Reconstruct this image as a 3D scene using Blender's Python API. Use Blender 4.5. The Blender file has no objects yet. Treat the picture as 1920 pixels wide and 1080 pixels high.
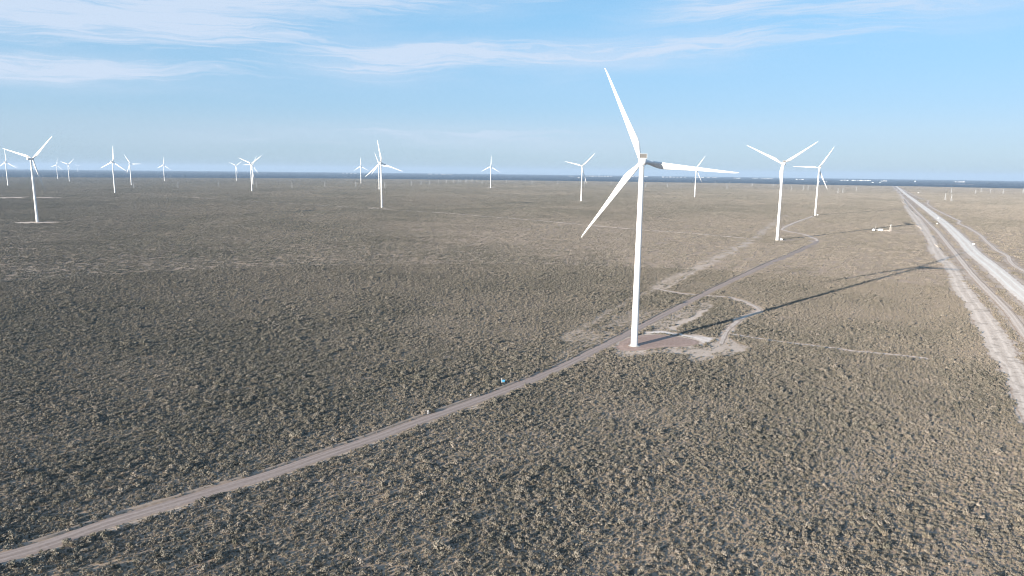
import bpy, bmesh, math, random
import numpy as np
from math import radians, sin, cos, pi, hypot, atan2, log, sqrt
from mathutils import Vector, Matrix, Euler
from mathutils.geometry import delaunay_2d_cdt

random.seed(7)
rng = np.random.default_rng(11)
SC = bpy.context.scene
COL = SC.collection

# ---------------------------------------------------------------- camera
cam_d = bpy.data.cameras.new('camera')
cam = bpy.data.objects.new('camera', cam_d)
COL.objects.link(cam)
cam_d.sensor_width = 36.0
cam_d.lens = 24.0
cam_d.clip_start = 1.0
cam_d.clip_end = 120000.0
p, r = radians(9.77), radians(0.66)
fw = Vector((0, cos(p), -sin(p)))
rt = Vector((1, 0, 0)); up = Vector((0, sin(p), cos(p)))
rt2 = cos(r) * rt + sin(r) * up
up2 = -sin(r) * rt + cos(r) * up
cam.matrix_world = Matrix(((rt2.x, up2.x, -fw.x, 0), (rt2.y, up2.y, -fw.y, 0), (rt2.z, up2.z, -fw.z, 110.0), (0, 0, 0, 1)))
SC.camera = cam

# ---------------------------------------------------------------- light, sky, exposure
SUN_AZ, SUN_EL = 228.8, 12.1          # degrees clockwise from +Y, degrees up
SUN_STRENGTH, SKY_STRENGTH = 5.0, 0.05
sun_d = bpy.data.lights.new('sun', 'SUN')
sun_d.energy = SUN_STRENGTH
sun_d.angle = radians(0.53)
sun_d.color = (1.0, 0.905, 0.785)
sun = bpy.data.objects.new('sun', sun_d)
COL.objects.link(sun)
sdir = Vector((sin(radians(SUN_AZ)) * cos(radians(SUN_EL)), cos(radians(SUN_AZ)) * cos(radians(SUN_EL)), sin(radians(SUN_EL))))
sun.rotation_euler = sdir.to_track_quat('Z', 'Y').to_euler()
sun.location = (0, -50, 300)

world = bpy.data.worlds.new('World')
SC.world = world
world.use_nodes = True
SC.view_settings.view_transform = 'Standard'
SC.view_settings.look = 'None'
SC.view_settings.exposure = 1.3
SC.view_settings.gamma = 1.0
SC.view_settings.use_curve_mapping = False
SC.cycles.use_denoising = True
SC.cycles.denoiser = 'OPENIMAGEDENOISE'
SC.cycles.denoising_input_passes = 'RGB'
SC.cycles.denoising_prefilter = 'ACCURATE'
SC.cycles.pixel_filter_type = 'BLACKMAN_HARRIS'
SC.cycles.filter_width = 1.1
SC.cycles.max_bounces = 6
SC.cycles.diffuse_bounces = 4
SC.cycles.glossy_bounces = 2
SC.cycles.volume_bounces = 0
SC.cycles.transparent_max_bounces = 4
SC.cycles.use_adaptive_sampling = True
SC.cycles.adaptive_threshold = 0.01


class NT:
    """small node-tree helper"""
    def __init__(self, tree):
        self.t = tree; self.n = tree.nodes; self.l = tree.links

    def add(self, kind, **kw):
        nd = self.n.new(kind)
        for k, v in kw.items():
            setattr(nd, k, v)
        return nd

    def put(self, sock, v):
        if isinstance(v, bpy.types.NodeSocket):
            self.l.new(v, sock)
        else:
            sock.default_value = v

    def math(self, op, a, b=0.0, c=0.0, clamp=False):
        nd = self.add('ShaderNodeMath', operation=op, use_clamp=clamp)
        self.put(nd.inputs[0], a); self.put(nd.inputs[1], b); self.put(nd.inputs[2], c)
        return nd.outputs[0]

    def smooth(self, v, a, b, lo=0.0, hi=1.0):
        nd = self.add('ShaderNodeMapRange', interpolation_type='SMOOTHSTEP')
        self.put(nd.inputs['Value'], v)
        self.put(nd.inputs['From Min'], a); self.put(nd.inputs['From Max'], b)
        self.put(nd.inputs['To Min'], lo); self.put(nd.inputs['To Max'], hi)
        return nd.outputs[0]

    def mix(self, f, a, b, mode='MIX'):
        nd = self.add('ShaderNodeMix', data_type='RGBA', blend_type=mode)
        self.put(nd.inputs['Factor'], f)
        self.put(nd.inputs['A'], a); self.put(nd.inputs['B'], b)
        for s in nd.outputs:
            if s.type == 'RGBA' and s.enabled:
                return s

    def noise(self, vec, scale, detail=3.0, rough=0.55, dist=0.0):
        nd = self.add('ShaderNodeTexNoise')
        if vec is not None:
            self.l.new(vec, nd.inputs['Vector'])
        nd.inputs['Scale'].default_value = scale
        nd.inputs['Detail'].default_value = detail
        nd.inputs['Roughness'].default_value = rough
        nd.inputs['Distortion'].default_value = dist
        return nd.outputs['Fac']

    def comb(self, x, y, z=0.0):
        nd = self.add('ShaderNodeCombineXYZ')
        self.put(nd.inputs[0], x); self.put(nd.inputs[1], y); self.put(nd.inputs[2], z)
        return nd.outputs[0]


def rgb(r_, g_, b_):
    return (r_, g_, b_, 1.0)


def build_world():
    w = NT(world.node_tree)
    w.n.clear()
    out = w.add('ShaderNodeOutputWorld')
    bg = w.add('ShaderNodeBackground')
    sky = w.add('ShaderNodeTexSky', sky_type='NISHITA')
    sky.sun_disc = False
    sky.sun_elevation = radians(SUN_EL)
    sky.sun_rotation = radians(SUN_AZ)
    sky.altitude = 200.0
    sky.air_density = AIR
    sky.dust_density = DUST
    sky.ozone_density = OZONE
    tc = w.add('ShaderNodeTexCoord')
    sep = w.add('ShaderNodeSeparateXYZ')
    w.l.new(tc.outputs['Generated'], sep.inputs[0])
    X, Y, Z = sep.outputs
    hor = w.math('SQRT', w.math('ADD', w.math('MULTIPLY', X, X), w.math('MULTIPLY', Y, Y)))
    el = w.math('MULTIPLY', w.math('ARCTAN2', Z, hor), 180 / pi)        # degrees above the horizon
    az = w.math('MULTIPLY', w.math('ARCTAN2', X, Y), 180 / pi)          # degrees clockwise from +Y
    # cirrus: long thin streaks, sheets and wisps
    elw = w.math('ADD', el, w.math('MULTIPLY', az, -0.012))
    big = w.noise(w.comb(w.math('MULTIPLY', az, 0.05), w.math('MULTIPLY', elw, 0.22), 3.1), 1.0, 3, 0.5, 0.4)
    warp = w.noise(w.comb(w.math('MULTIPLY', az, 0.07), w.math('MULTIPLY', elw, 0.30), 9.0), 1.0, 4, 0.55)
    elq = w.math('ADD', elw, w.math('MULTIPLY', w.math('SUBTRACT', warp, 0.5), 3.0))
    st = w.noise(w.comb(w.math('MULTIPLY', az, 0.055), w.math('MULTIPLY', elq, 0.75), 1.7), 1.0, 7, 0.6, 0.3)
    fine = w.noise(w.comb(w.math('MULTIPLY', az, 0.16), w.math('MULTIPLY', elq, 3.4), 5.0), 1.0, 6, 0.62, 0.6)
    tex = w.math('ADD', w.math('MULTIPLY', st, 0.52), w.math('MULTIPLY', fine, 0.48))

    def blob(a0, e0, wa, we, tilt=0.0):
        da = w.math('DIVIDE', w.math('SUBTRACT', az, a0), wa)
        de = w.math('SUBTRACT', w.math('ADD', elq, w.math('MULTIPLY', w.math('SUBTRACT', az, a0), -tilt)), e0)
        de = w.math('DIVIDE', de, we)
        d2 = w.math('ADD', w.math('MULTIPLY', da, da), w.math('MULTIPLY', de, de))
        return w.math('EXPONENT', w.math('MULTIPLY', d2, -1.0))
    cover = None
    for b in CLOUDS:
        v = w.math('MULTIPLY', blob(*b[:5]), b[5])
        cover = v if cover is None else w.math('MAXIMUM', cover, v)
    # elsewhere in the sky the same thin cirrus goes on at random
    away = w.smooth(w.math('ABSOLUTE', az), 42.0, 60.0)
    high = w.smooth(el, 15.0, 22.0)
    away = w.math('MAXIMUM', away, high)
    rnd = w.math('MULTIPLY', w.smooth(big, 0.42, 0.62), 0.75)
    cover = w.math('MAXIMUM', cover, w.math('MULTIPLY', rnd, away))
    cover = w.math('MINIMUM', w.math('MULTIPLY', cover, 1.3), 1.08)
    cover = w.math('MULTIPLY', cover, w.smooth(w.math('ABSOLUTE', az), 165.0, 178.0, 1.0, 0.0))
    lo = w.math('SUBTRACT', 0.55, w.math('MULTIPLY', cover, 0.25))
    dens = w.smooth(tex, lo, w.math('ADD', lo, 0.31))
    dens = w.math('MULTIPLY', dens, w.math('MULTIPLY', w.math('POWER', cover, 0.8), 0.95))
    dens = w.math('MULTIPLY', dens, w.smooth(el, 0.3, 2.5))
    dens = w.math('MINIMUM', dens, 0.82)
    ramp = w.add('ShaderNodeValToRGB')
    mr = w.add('ShaderNodeMapRange'); w.l.new(el, mr.inputs['Value'])
    mr.inputs['From Min'].default_value = 0.0; mr.inputs['From Max'].default_value = 20.0
    w.l.new(mr.outputs[0], ramp.inputs[0])
    els = ramp.color_ramp.elements
    els[0].position = 0.0; els[0].color = SKY_BAND[0]
    els[1].position = 1.0; els[1].color = SKY_BAND[-1]
    for q, c in zip((0.05, 0.13, 0.25, 0.60), SKY_BAND[1:-1]):
        els.new(q).color = c
    scol = w.mix(1.0, sky.outputs[0], w.mix(1.0, ramp.outputs[0], rgb(2.45, 2.45, 2.45), 'MULTIPLY'), 'MULTIPLY')
    r2 = w.add('ShaderNodeValToRGB')
    mr2 = w.add('ShaderNodeMapRange'); w.l.new(el, mr2.inputs['Value'])
    mr2.inputs['From Min'].default_value = 0.0; mr2.inputs['From Max'].default_value = 90.0
    w.l.new(mr2.outputs[0], r2.inputs[0])
    e2 = r2.color_ramp.elements
    e2[0].position = 0.0; e2[0].color = tuple(v / 8 for v in CLEAR[0][1]) + (1,)
    e2[1].position = 1.0; e2[1].color = tuple(v / 8 for v in CLEAR[-1][1]) + (1,)
    for q, c in CLEAR[1:-1]:
        e2.new(q / 90).color = tuple(v / 8 for v in c) + (1,)
    clear = w.mix(1.0, r2.outputs[0], rgb(7.52, 7.52, 7.52), 'MULTIPLY')
    scol = w.mix(0.68, scol, clear)
    veil = w.math('MULTIPLY', w.math('MULTIPLY', w.smooth(warp, .3, .7, .2, .75), cover), w.smooth(fine, .25, .7, .55, .85))
    dens = w.math('MAXIMUM', dens, w.math('MULTIPLY', veil, w.smooth(el, .3, 2.5)))
    col = w.mix(dens, scol, CLOUD_COL)
    w.l.new(col, bg.inputs['Color'])
    bg.inputs['Strength'].default_value = SKY_STRENGTH
    w.l.new(bg.outputs[0], out.inputs['Surface'])


HAZE_D = 4.2e-5
HAZE_COL = rgb(.47, .62, .81)
AIR, DUST, OZONE = 1.0, 0.6, 2.0
# colour balance of the clear sky by height above the horizon (0, 1, 2.6, 5, 12, 20 degrees), in 1/2.6
SKY_BAND = [tuple(v / 2.6 for v in c) + (1.0,) for c in ((1.0, 1.15, 1.75), (1.0, 1.12, 1.75), (1.0, 1.08, 1.70), (1.05, 1.14, 1.64), (1.26, 1.54, 1.80), (1.15, 1.4, 1.6))]
CLOUD_COL = rgb(5.6, 6.4, 7.7)
# clear sky by elevation in degrees, mixed into the physical sky to calm its low-sun colours
CLEAR = [(0, (4.1, 5.9, 7.4)), (1.2, (4.2, 6.0, 7.5)), (3.2, (4.2, 6.1, 7.6)), (5, (3.65, 5.95, 7.8)), (13, (2.35, 5.15, 7.9)), (30, (1.5, 3.6, 6.5)), (90, (.9, 2.4, 5.0))]
# azimuth, elevation, half width, half height, tilt, amount
CLOUDS = [
    (-26, 12.9, 27, 2.1, 0.02, 1.00),
    (-30, 10.2, 19, 2.4, -0.02, 1.00),
    (-36, 6.9, 17, 1.1, 0.0, 1.00),
    (-8, 8.7, 15, 1.6, 0.03, 1.00),
    (8, 9.4, 19, 1.3, 0.03, 0.90),
    (22, 9.6, 14, 0.9, 0.02, 0.60),
    (18, 12.6, 10, 1.7, 0.08, 0.70),
    (27, 11.2, 14, 1.0, 0.0, 0.70),
    (38, 12.5, 10, 1.0, 0.0, 0.60),
    (-8, 2.6, 24, 1.3, 0.0, 0.55),
]
build_world()

# ================================================================ helpers
def tag(o, label=None, cat=None, group=None, kind=None):
    if label: o['label'] = label
    if cat: o['category'] = cat
    if group: o['group'] = group
    if kind: o['kind'] = kind
    return o


def mesh_obj(name, verts, faces, mat=None, parent=None, smooth=False, link=True):
    me = bpy.data.meshes.new(name)
    me.from_pydata([tuple(map(float, v)) for v in verts], [], [tuple(map(int, f)) for f in faces])
    me.update()
    if mat is not None:
        for m in (mat if isinstance(mat, (list, tuple)) else [mat]):
            me.materials.append(m)
    if smooth:
        me.polygons.foreach_set('use_smooth', [True] * len(me.polygons))
    o = bpy.data.objects.new(name, me)
    if link:
        COL.objects.link(o)
    if parent is not None:
        o.parent = parent
    return o


def grid_mesh(name, P, faces, mat, attrs=None, smooth=True):
    """fast mesh from numpy arrays; faces (n,4) or (n,3)"""
    me = bpy.data.meshes.new(name)
    k = faces.shape[1]
    me.vertices.add(len(P)); me.vertices.foreach_set('co', P.astype(np.float32).ravel())
    me.loops.add(faces.size); me.loops.foreach_set('vertex_index', faces.astype(np.int32).ravel())
    me.polygons.add(len(faces)); me.polygons.foreach_set('loop_start', np.arange(0, faces.size, k, dtype=np.int32))
    me.update(calc_edges=True)
    me.validate()
    if attrs:
        for an, av in attrs.items():
            a = me.attributes.new(an, 'FLOAT', 'POINT')
            a.data.foreach_set('value', np.asarray(av, dtype=np.float32))
    if smooth:
        me.polygons.foreach_set('use_smooth', np.ones(len(me.polygons), dtype=bool))
    me.materials.append(mat)
    o = bpy.data.objects.new(name, me)
    COL.objects.link(o)
    return o


class MB:
    """collects shapes into one mesh"""
    def __init__(self):
        self.v = []; self.f = []

    def box(self, c, s, rz=0.0, taper=1.0):
        b = len(self.v)
        for dz in (-.5, .5):
            k = taper if dz > 0 else 1.0
            for dx, dy in ((-.5, -.5), (.5, -.5), (.5, .5), (-.5, .5)):
                x, y = dx * s[0] * k, dy * s[1] * k
                self.v.append((c[0] + x * cos(rz) - y * sin(rz), c[1] + x * sin(rz) + y * cos(rz), c[2] + dz * s[2]))
        for q in ((0, 3, 2, 1), (4, 5, 6, 7), (0, 1, 5, 4), (1, 2, 6, 5), (2, 3, 7, 6), (3, 0, 4, 7)):
            self.f.append(tuple(b + i for i in q))
        return self

    def bar(self, a, b, w):
        a = Vector(a); b = Vector(b); d = (b - a).normalized()
        u = d.cross(Vector((0, 0, 1)) if abs(d.z) < .9 else Vector((1, 0, 0))).normalized() * w / 2
        v = d.cross(u).normalized() * w / 2
        k = len(self.v)
        for p_ in (a, b):
            for su, sv in ((-1, -1), (1, -1), (1, 1), (-1, 1)):
                self.v.append(tuple(p_ + su * u + sv * v))
        for q in ((0, 3, 2, 1), (4, 5, 6, 7), (0, 1, 5, 4), (1, 2, 6, 5), (2, 3, 7, 6), (3, 0, 4, 7)):
            self.f.append(tuple(k + i for i in q))
        return self

    def lathe(self, prof, n=24, c=(0, 0, 0), axis='z'):
        """prof: list of (radius, height)"""
        b = len(self.v)
        for (rr, h) in prof:
            for i in range(n):
                t = 2 * pi * i / n
                if axis == 'z':
                    self.v.append((c[0] + rr * cos(t), c[1] + rr * sin(t), c[2] + h))
                else:
                    self.v.append((c[0] + rr * cos(t), c[1] + h, c[2] + rr * sin(t)))
        m = len(prof)
        for j in range(m - 1):
            for i in range(n):
                q = (b + j * n + i, b + j * n + (i + 1) % n, b + (j + 1) * n + (i + 1) % n, b + (j + 1) * n + i)
                self.f.append(q if axis == 'z' else q[::-1])
        lo = tuple(range(b, b + n)); hi = tuple(range(b + (m - 1) * n, b + m * n))
        self.f.append(lo[::-1] if axis == 'z' else lo); self.f.append(hi if axis == 'z' else hi[::-1])
        return self

    def build(self, name, mat, parent=None, smooth=False, bevel=0.0):
        o = mesh_obj(name, self.v, self.f, mat, parent, smooth)
        if smooth:
            try:
                o.data.set_sharp_from_angle(angle=radians(40))
            except Exception:
                pass
        if bevel:
            m = o.modifiers.new('bevel', 'BEVEL'); m.width = bevel; m.segments = 2
        return o


# ---- value noise in numpy
def _hash(ix, iy, seed):
    h = (ix.astype(np.int64) * 374761393 + iy.astype(np.int64) * 668265263 + seed * 974711) & 0x7fffffff
    h = (h ^ (h >> 13)) * 1274126177 & 0x7fffffff
    return ((h ^ (h >> 16)) & 0xffff) / 65535.0


def vnoise(x, y, seed=0):
    x = np.asarray(x, float); y = np.asarray(y, float)
    ix = np.floor(x); iy = np.floor(y); fx = x - ix; fy = y - iy
    fx = fx * fx * (3 - 2 * fx); fy = fy * fy * (3 - 2 * fy)
    ix = ix.astype(np.int64); iy = iy.astype(np.int64)
    a = _hash(ix, iy, seed); b = _hash(ix + 1, iy, seed); c = _hash(ix, iy + 1, seed); d = _hash(ix + 1, iy + 1, seed)
    return (a * (1 - fx) + b * fx) * (1 - fy) + (c * (1 - fx) + d * fx) * fy


def fbm(x, y, scale, seed=0, octv=4):
    s = 0; amp = 1.0; tot = 0
    for k in range(octv):
        s = s + amp * vnoise(np.asarray(x) / scale * 2 ** k + 17.3 * k, np.asarray(y) / scale * 2 ** k - 9.1 * k, seed + k)
        tot += amp; amp *= 0.55
    return s / tot


# ================================================================ lie of the land
# feet of the wind turbines: x, y, z, rotor phase in degrees
TURB = [(-888, 1276, 4.8, 47), (-2533, 3456, 9.0, 1), (-3874, 5872, -7.3, 13), (-3090, 4805, -5.2, 49), (-1518, 2624, 8.8, 6),
        (-2127, 3842, 2.7, 89), (-2549, 5046, 7.5, 6), (-2149, 5362, 7.7, 55), (-1130, 2981, 8.7, 54), (-1567, 4157, 10.8, 29),
        (-1043, 4732, 10.3, 119), (-348, 1822, 9.2, 111), (-642, 3305, 13.8, 101), (-124, 3795, 13.9, 2), (230, 2322, 10.8, 44),
        (78.8, 425.5, 0.0, -24), (742, 2814, 11.3, 34), (408, 1051, 8.5, 56), (748, 1697, 8.7, 32)]


def terrain(x, y):
    x = np.asarray(x, float); y = np.asarray(y, float)
    rr = np.hypot(x, y) + 1e-6; az = np.arctan2(x, y); lr = np.log(rr)
    s = np.clip((lr - log(430)) / (log(1080) - log(430)), 0, 1); s = s * s * (3 - 2 * s)
    prior = 9.0 * s
    w0 = 0.06; num = prior * w0; den = np.full_like(num, w0)
    for (a, b, c, _) in TURB:
        ra = hypot(a, b)
        d = ((az - atan2(a, b)) / 0.13) ** 2 + ((lr - log(ra)) / 0.2) ** 2
        w = np.exp(-d); num = num + w * (c + ra * ra / 14.8e6); den = den + w
    near = np.clip((rr - 430) / 500, 0, 1)
    z = num / den * near + prior * (1 - near)
    f = np.clip((rr - 5500) / 3000, 0, 1); z = z * (1 - f)
    return z - rr * rr / 14.8e6


def tz(x, y):
    return float(terrain(np.array([x]), np.array([y]))[0])


# shapes on the ground, in metres
SERVICE = [(-150.3, 173.6), (-144.2, 177.4), (-134.7, 185.8), (-125.5, 197.1), (-114.3, 207.6), (-101.9, 219.4), (-88.1, 232.0), (-70.3, 252.4), (-56.7, 267.9), (-45.6, 281.4), (-24.4, 306.5), (0.6, 336.9), (31.2, 379.1), (49.9, 409.2), (67.0, 436.6), (81.9, 460.6), (100.2, 490.0), (133.8, 542.8), (167.5, 594.2), (206.6, 651.2), (252.7, 717.0), (309.8, 799.8), (349.8, 857.4), (386.3, 913.2), (421.7, 969.4), (448.7, 1012.2), (466.4, 1045.4)]
ACCESS = [(453.9, 1020.4), (471.0, 1054.0), (481.9, 1084.6), (484.4, 1104.2), (493.0, 1145.0), (494.5, 1174.6), (490.9, 1199.8), (491.4, 1232.1), (496.8, 1261.0), (545.2, 1353.2), (627.4, 1495.7), (685.0, 1590.2), (732.4, 1674.1)]
BRANCH = [(463.9, 1049.1), (461.6, 1057.0), (446.8, 1059.4), (428.4, 1054.9), (414.0, 1047.5)]
LOOP = [(133.1, 626.4), (140.3, 616.6), (151.2, 604.6), (162.3, 597.7), (169.3, 595.4), (176.6, 593.0), (187.9, 588.4), (195.0, 577.2), (198.4, 560.0), (199.3, 543.7), (197.2, 533.9), (189.2, 524.4), (178.8, 513.3), (166.1, 493.9), (153.5, 472.4), (144.0, 451.0), (136.7, 432.6)]
DIAG = [(133.1, 626.4), (152.3, 664.4), (196.9, 735.3), (243.7, 817.0), (307.0, 933.8), (385.7, 1086.3), (483.5, 1294.6), (565.3, 1470.2), (676.6, 1694.3)]
DIAG2 = [(141.0, 626.6), (190.7, 711.3), (242.9, 803.2), (306.4, 920.9), (372.6, 1050.9)]
LOWDIAG = [(134.0, 626.5), (113.7, 596.7), (87.3, 547.2), (64.5, 502.4), (46.9, 465.2), (36.1, 445.2)]
THIN = [(152.9, 458.7), (160.2, 453.0), (171.7, 444.8), (181.6, 438.1), (191.8, 433.0), (205.7, 425.5), (215.8, 418.2), (238.3, 410.1), (253.4, 402.2)]
LONG = [(-1669.1, 2483.0), (-1524.4, 2625.9), (-1373.5, 2524.0), (-1164.2, 2375.4), (-962.1, 2206.5), (-772.3, 2064.4), (-604.8, 1937.6), (-469.9, 1850.4), (-294.6, 1709.1), (-152.0, 1606.6), (-73.1, 1526.1), (42.5, 1415.2), (141.2, 1305.3), (228.9, 1212.6), (260.9, 1185.1), (304.6, 1150.4), (335.0, 1116.1), (369.4, 1075.7)]
WIGGLE = [(5312.2, 9840.7), (2990.8, 5319.1), (2058.0, 3546.7), (1737.5, 2920.7), (1689.0, 2802.0), (1493.7, 2479.1), (1326.5, 2174.0), (1166.4, 1861.3), (1062.2, 1654.0), (1004.4, 1539.4), (956.4, 1469.2), (909.3, 1370.9), (854.1, 1264.8), (802.8, 1170.4), (741.0, 1065.7), (699.4, 992.9), (666.5, 935.8), (636.5, 873.3), (600.2, 818.3), (571.1, 767.0), (556.7, 734.5), (528.3, 668.6)]
HOME = [(673.4, 1227.2), (683.5, 1217.7), (694.4, 1203.3), (706.7, 1184.4), (705.5, 1150.2)]
HOME2 = [(693.4, 1257.0), (713.2, 1253.8), (731.0, 1234.0), (736.0, 1213.3)]
EAST1 = [(2399.8, 4084.2), (2514.4, 4127.3), (2593.9, 4126.9), (2640.0, 4074.7), (2730.7, 4059.5)]
EAST2 = [(1694.4, 2803.7), (1739.4, 2778.3), (1775.9, 2731.4)]
EAST3 = [(1731.9, 2628.6), (1722.0, 2500.9), (1688.3, 2397.1), (1708.5, 2347.9), (1712.9, 2280.4)]
EAST4 = [(1471.2, 2163.4), (1531.9, 2161.3), (1601.8, 2131.3)]
EAST5 = [(5655.6, 9328.9), (6049.7, 9472.8), (6164.8, 9207.4)]
FAR1 = [(1928.3, 6611.9), (1885.3, 6138.2), (1836.2, 5492.8), (1820.7, 5059.1)]
FAR2 = [(1842.0, 4158.6), (1803.9, 3836.6), (1822.4, 3664.1)]
P_PAD = [(87.9, 454.8), (97.0, 458.2), (112.6, 452.8), (121.0, 445.9), (126.3, 439.1), (124.7, 432.1), (113.7, 424.3), (97.4, 421.6), (85.8, 415.9), (74.8, 410.3), (67.1, 413.7), (64.0, 420.1), (70.4, 435.4), (78.8, 448.6)]
P_RIM = [(91.7, 465.6), (105.6, 469.2), (112.3, 462.5), (124.4, 454.7), (137.8, 450.8), (138.3, 445.1), (129.7, 435.0), (122.6, 426.7), (125.6, 439.0), (121.0, 447.3), (112.9, 454.3), (97.3, 459.7), (88.2, 456.3)]
P_BARE1 = [(95.1, 465.7), (106.9, 490.3), (124.5, 515.6), (140.7, 543.0), (157.4, 568.4), (171.1, 581.7), (172.8, 568.5), (157.0, 539.4), (138.3, 508.8), (125.5, 489.3), (113.2, 466.4)]
P_BRIGHT1 = [(112.3, 474.2), (125.1, 496.0), (142.2, 523.6), (156.8, 543.4), (155.8, 533.5), (136.5, 501.6), (123.9, 482.6), (115.8, 464.9)]
P_BARE2 = [(138.1, 449.4), (144.9, 448.2), (144.8, 432.9), (148.1, 419.8), (138.1, 411.8), (122.5, 403.7), (113.0, 392.6), (107.0, 387.8), (106.9, 392.3), (114.6, 404.6), (102.0, 406.5), (85.0, 403.3), (66.6, 400.1), (59.5, 407.1), (64.3, 417.5), (80.3, 413.0), (101.6, 419.2), (123.6, 428.0)]
P_BARE3 = [(78.7, 517.5), (95.5, 531.5), (118.6, 530.5), (129.4, 544.7), (96.9, 493.3), (68.7, 448.1), (47.3, 415.4), (32.9, 393.9), (25.8, 391.2), (30.1, 408.3), (39.7, 424.4), (35.4, 435.2), (57.2, 473.5)]
P_WEST1 = [(-931.6, 1259.2), (-901.7, 1281.2), (-853.8, 1284.5), (-837.0, 1270.9), (-865.7, 1243.3), (-892.0, 1239.4)]
P_WEST2 = [(-1633.3, 2143.1), (-1565.2, 2207.0), (-1504.9, 2116.8), (-1569.6, 2058.9)]
P_WEST3 = [(-1511.3, 2178.4), (-1505.2, 2224.8), (-1440.2, 2199.2), (-1430.2, 2137.9), (-1471.9, 2126.1)]
P_T14 = [(-164.4, 3924.4), (-98.7, 3968.2), (-95.3, 3831.0), (-147.7, 3807.0)]
P_T13 = [(-711.5, 3404.4), (-665.1, 3437.2), (-639.1, 3328.6), (-685.5, 3316.3)]
P_T12 = [(-413.4, 1848.9), (-391.5, 1853.7), (-353.5, 1821.2), (-308.8, 1791.6), (-341.3, 1772.1), (-378.1, 1789.8)]
P_T15 = [(195.7, 2334.4), (244.4, 2367.8), (279.7, 2355.8), (235.8, 2283.9)]
P_T17 = [(716.9, 2839.2), (764.3, 2877.2), (757.6, 2794.2), (715.5, 2748.6)]
P_STRIP = [(4319.1, 7895.3), (2485.2, 4478.9), (1734.8, 3090.4), (1216.2, 2136.9), (958.7, 1655.3), (803.9, 1362.6), (682.2, 1129.1), (559.6, 914.1), (504.6, 802.4), (464.5, 722.9), (409.2, 629.4), (388.5, 582.4), (364.7, 536.2), (326.9, 466.7), (300.0, 416.9), (280.7, 379.7), (271.4, 362.6), (259.1, 342.0), (246.6, 320.2), (232.5, 294.7), (211.8, 255.2), (218.3, 255.4), (260.9, 319.1), (316.3, 412.2), (346.6, 466.6), (382.2, 536.1), (429.7, 629.6), (481.5, 723.7), (541.7, 839.3), (580.0, 915.9), (700.1, 1131.0), (829.5, 1366.2), (987.4, 1660.2), (1237.1, 2141.6), (1886.9, 3339.9), (3619.7, 6567.8)]
O_BLUE = [(-4.2, 343.9)]
O_BUSH = [(-39.0, 296.7)]
O_STAKE = [(-37.7, 296.8)]
O_WHITE = [(-19.7, 323.6)]
O_HOUSE = [(670.4, 1248.6)]
O_TANK = [(658.9, 1247.3)]
O_MILL = [(684.8, 1239.4)]
O_MAST = [(681.7, 1284.2)]
O_SIGNS = [(997.1, 1606.5), (678.1, 1001.9), (881.4, 1421.5)]
O_FARHOUSE = [(2360.2, 4000.7)]
POLES = [(-4660.4, 6300.5), (-4278.1, 6029.8), (-4174.9, 6133.0), (-4161.3, 6371.0), (-3976.1, 6326.1), (-4153.1, 6884.0), (-3765.2, 7033.6), (-3673.6, 7130.2), (-3583.4, 7226.1), (-3698.9, 7743.4), (-3508.6, 7634.8), (-3326.5, 7509.4), (-3505.0, 8221.9), (-3362.2, 8183.1), (-3089.1, 7803.7), (-1788.5, 3247.1), (-1606.9, 3303.6), (-1509.1, 3532.3), (-1294.3, 3476.7), (-1127.4, 3514.5), (-1012.6, 3707.1), (-843.4, 3694.6), (-675.4, 3628.6), (-619.4, 4212.6), (-586.5, 4401.1), (-567.2, 4698.5), (-557.3, 5143.7), (-501.2, 5179.6), (-460.2, 5331.5), (-434.7, 5482.0), (-426.6, 5563.5), (-395.9, 5710.0), (-385.6, 5721.0), (-362.0, 5950.9), (-356.0, 6043.1), (-323.0, 6125.2), (-235.3, 5229.6), (-54.0, 5702.3), (151.4, 5562.3), (364.3, 5632.6), (571.1, 5528.4), (754.0, 5311.9), (934.1, 4859.1), (1046.2, 4687.6), (1398.2, 4513.0), (2134.1, 7299.8), (2183.7, 6980.4), (1870.5, 5407.7), (1989.1, 5278.6), (1727.1, 4281.0), (1816.0, 4319.5), (1916.9, 4485.8), (1780.5, 3780.3), (1813.2, 3793.7), (2162.1, 4346.6), (1814.5, 2891.8), (1767.6, 2776.9), (2596.5, 4088.0), (2701.4, 4029.8), (2973.5, 4386.6), (2908.6, 4203.8), (2919.3, 4108.7), (3181.7, 4305.5)]

WIDE = [(250, 197), (303, 300), (359, 410), (434.5, 556), (471, 629), (543, 767), (608.5, 894), (708, 1071), (944.5, 1502.5),
        (1591, 2722), (2312, 4081), (4240, 7670), (5400, 9850)]
TRACK = [(215, 200), (268, 300), (312, 380), (356.7, 463.6), (394, 532), (480, 704), (593.7, 914), (677.6, 1068), (792.7, 1280),
         (1213.7, 2078), (2093, 3724), (3900, 7110)]


def resample(poly, step):
    P = np.array(poly, float)
    # Catmull-Rom through the points, then even steps
    out = []
    n = len(P)
    for i in range(n - 1):
        p0 = P[max(i - 1, 0)]; p1 = P[i]; p2 = P[i + 1]; p3 = P[min(i + 2, n - 1)]
        L = np.linalg.norm(p2 - p1); m = max(2, int(L / step))
        a0 = np.linalg.norm(p1 - p0); a3 = np.linalg.norm(p3 - p2)
        m1 = (p2 - p0) / (a0 + L) * L if a0 > 0 else (p2 - p1)
        m2 = (p3 - p1) / (a3 + L) * L if a3 > 0 else (p2 - p1)
        for k in range(m):
            t = k / m; t2 = t * t; t3 = t2 * t
            out.append((2 * t3 - 3 * t2 + 1) * p1 + (t3 - 2 * t2 + t) * m1 + (-2 * t3 + 3 * t2) * p2 + (t3 - t2) * m2)
    out.append(P[-1])
    return np.array(out)


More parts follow.
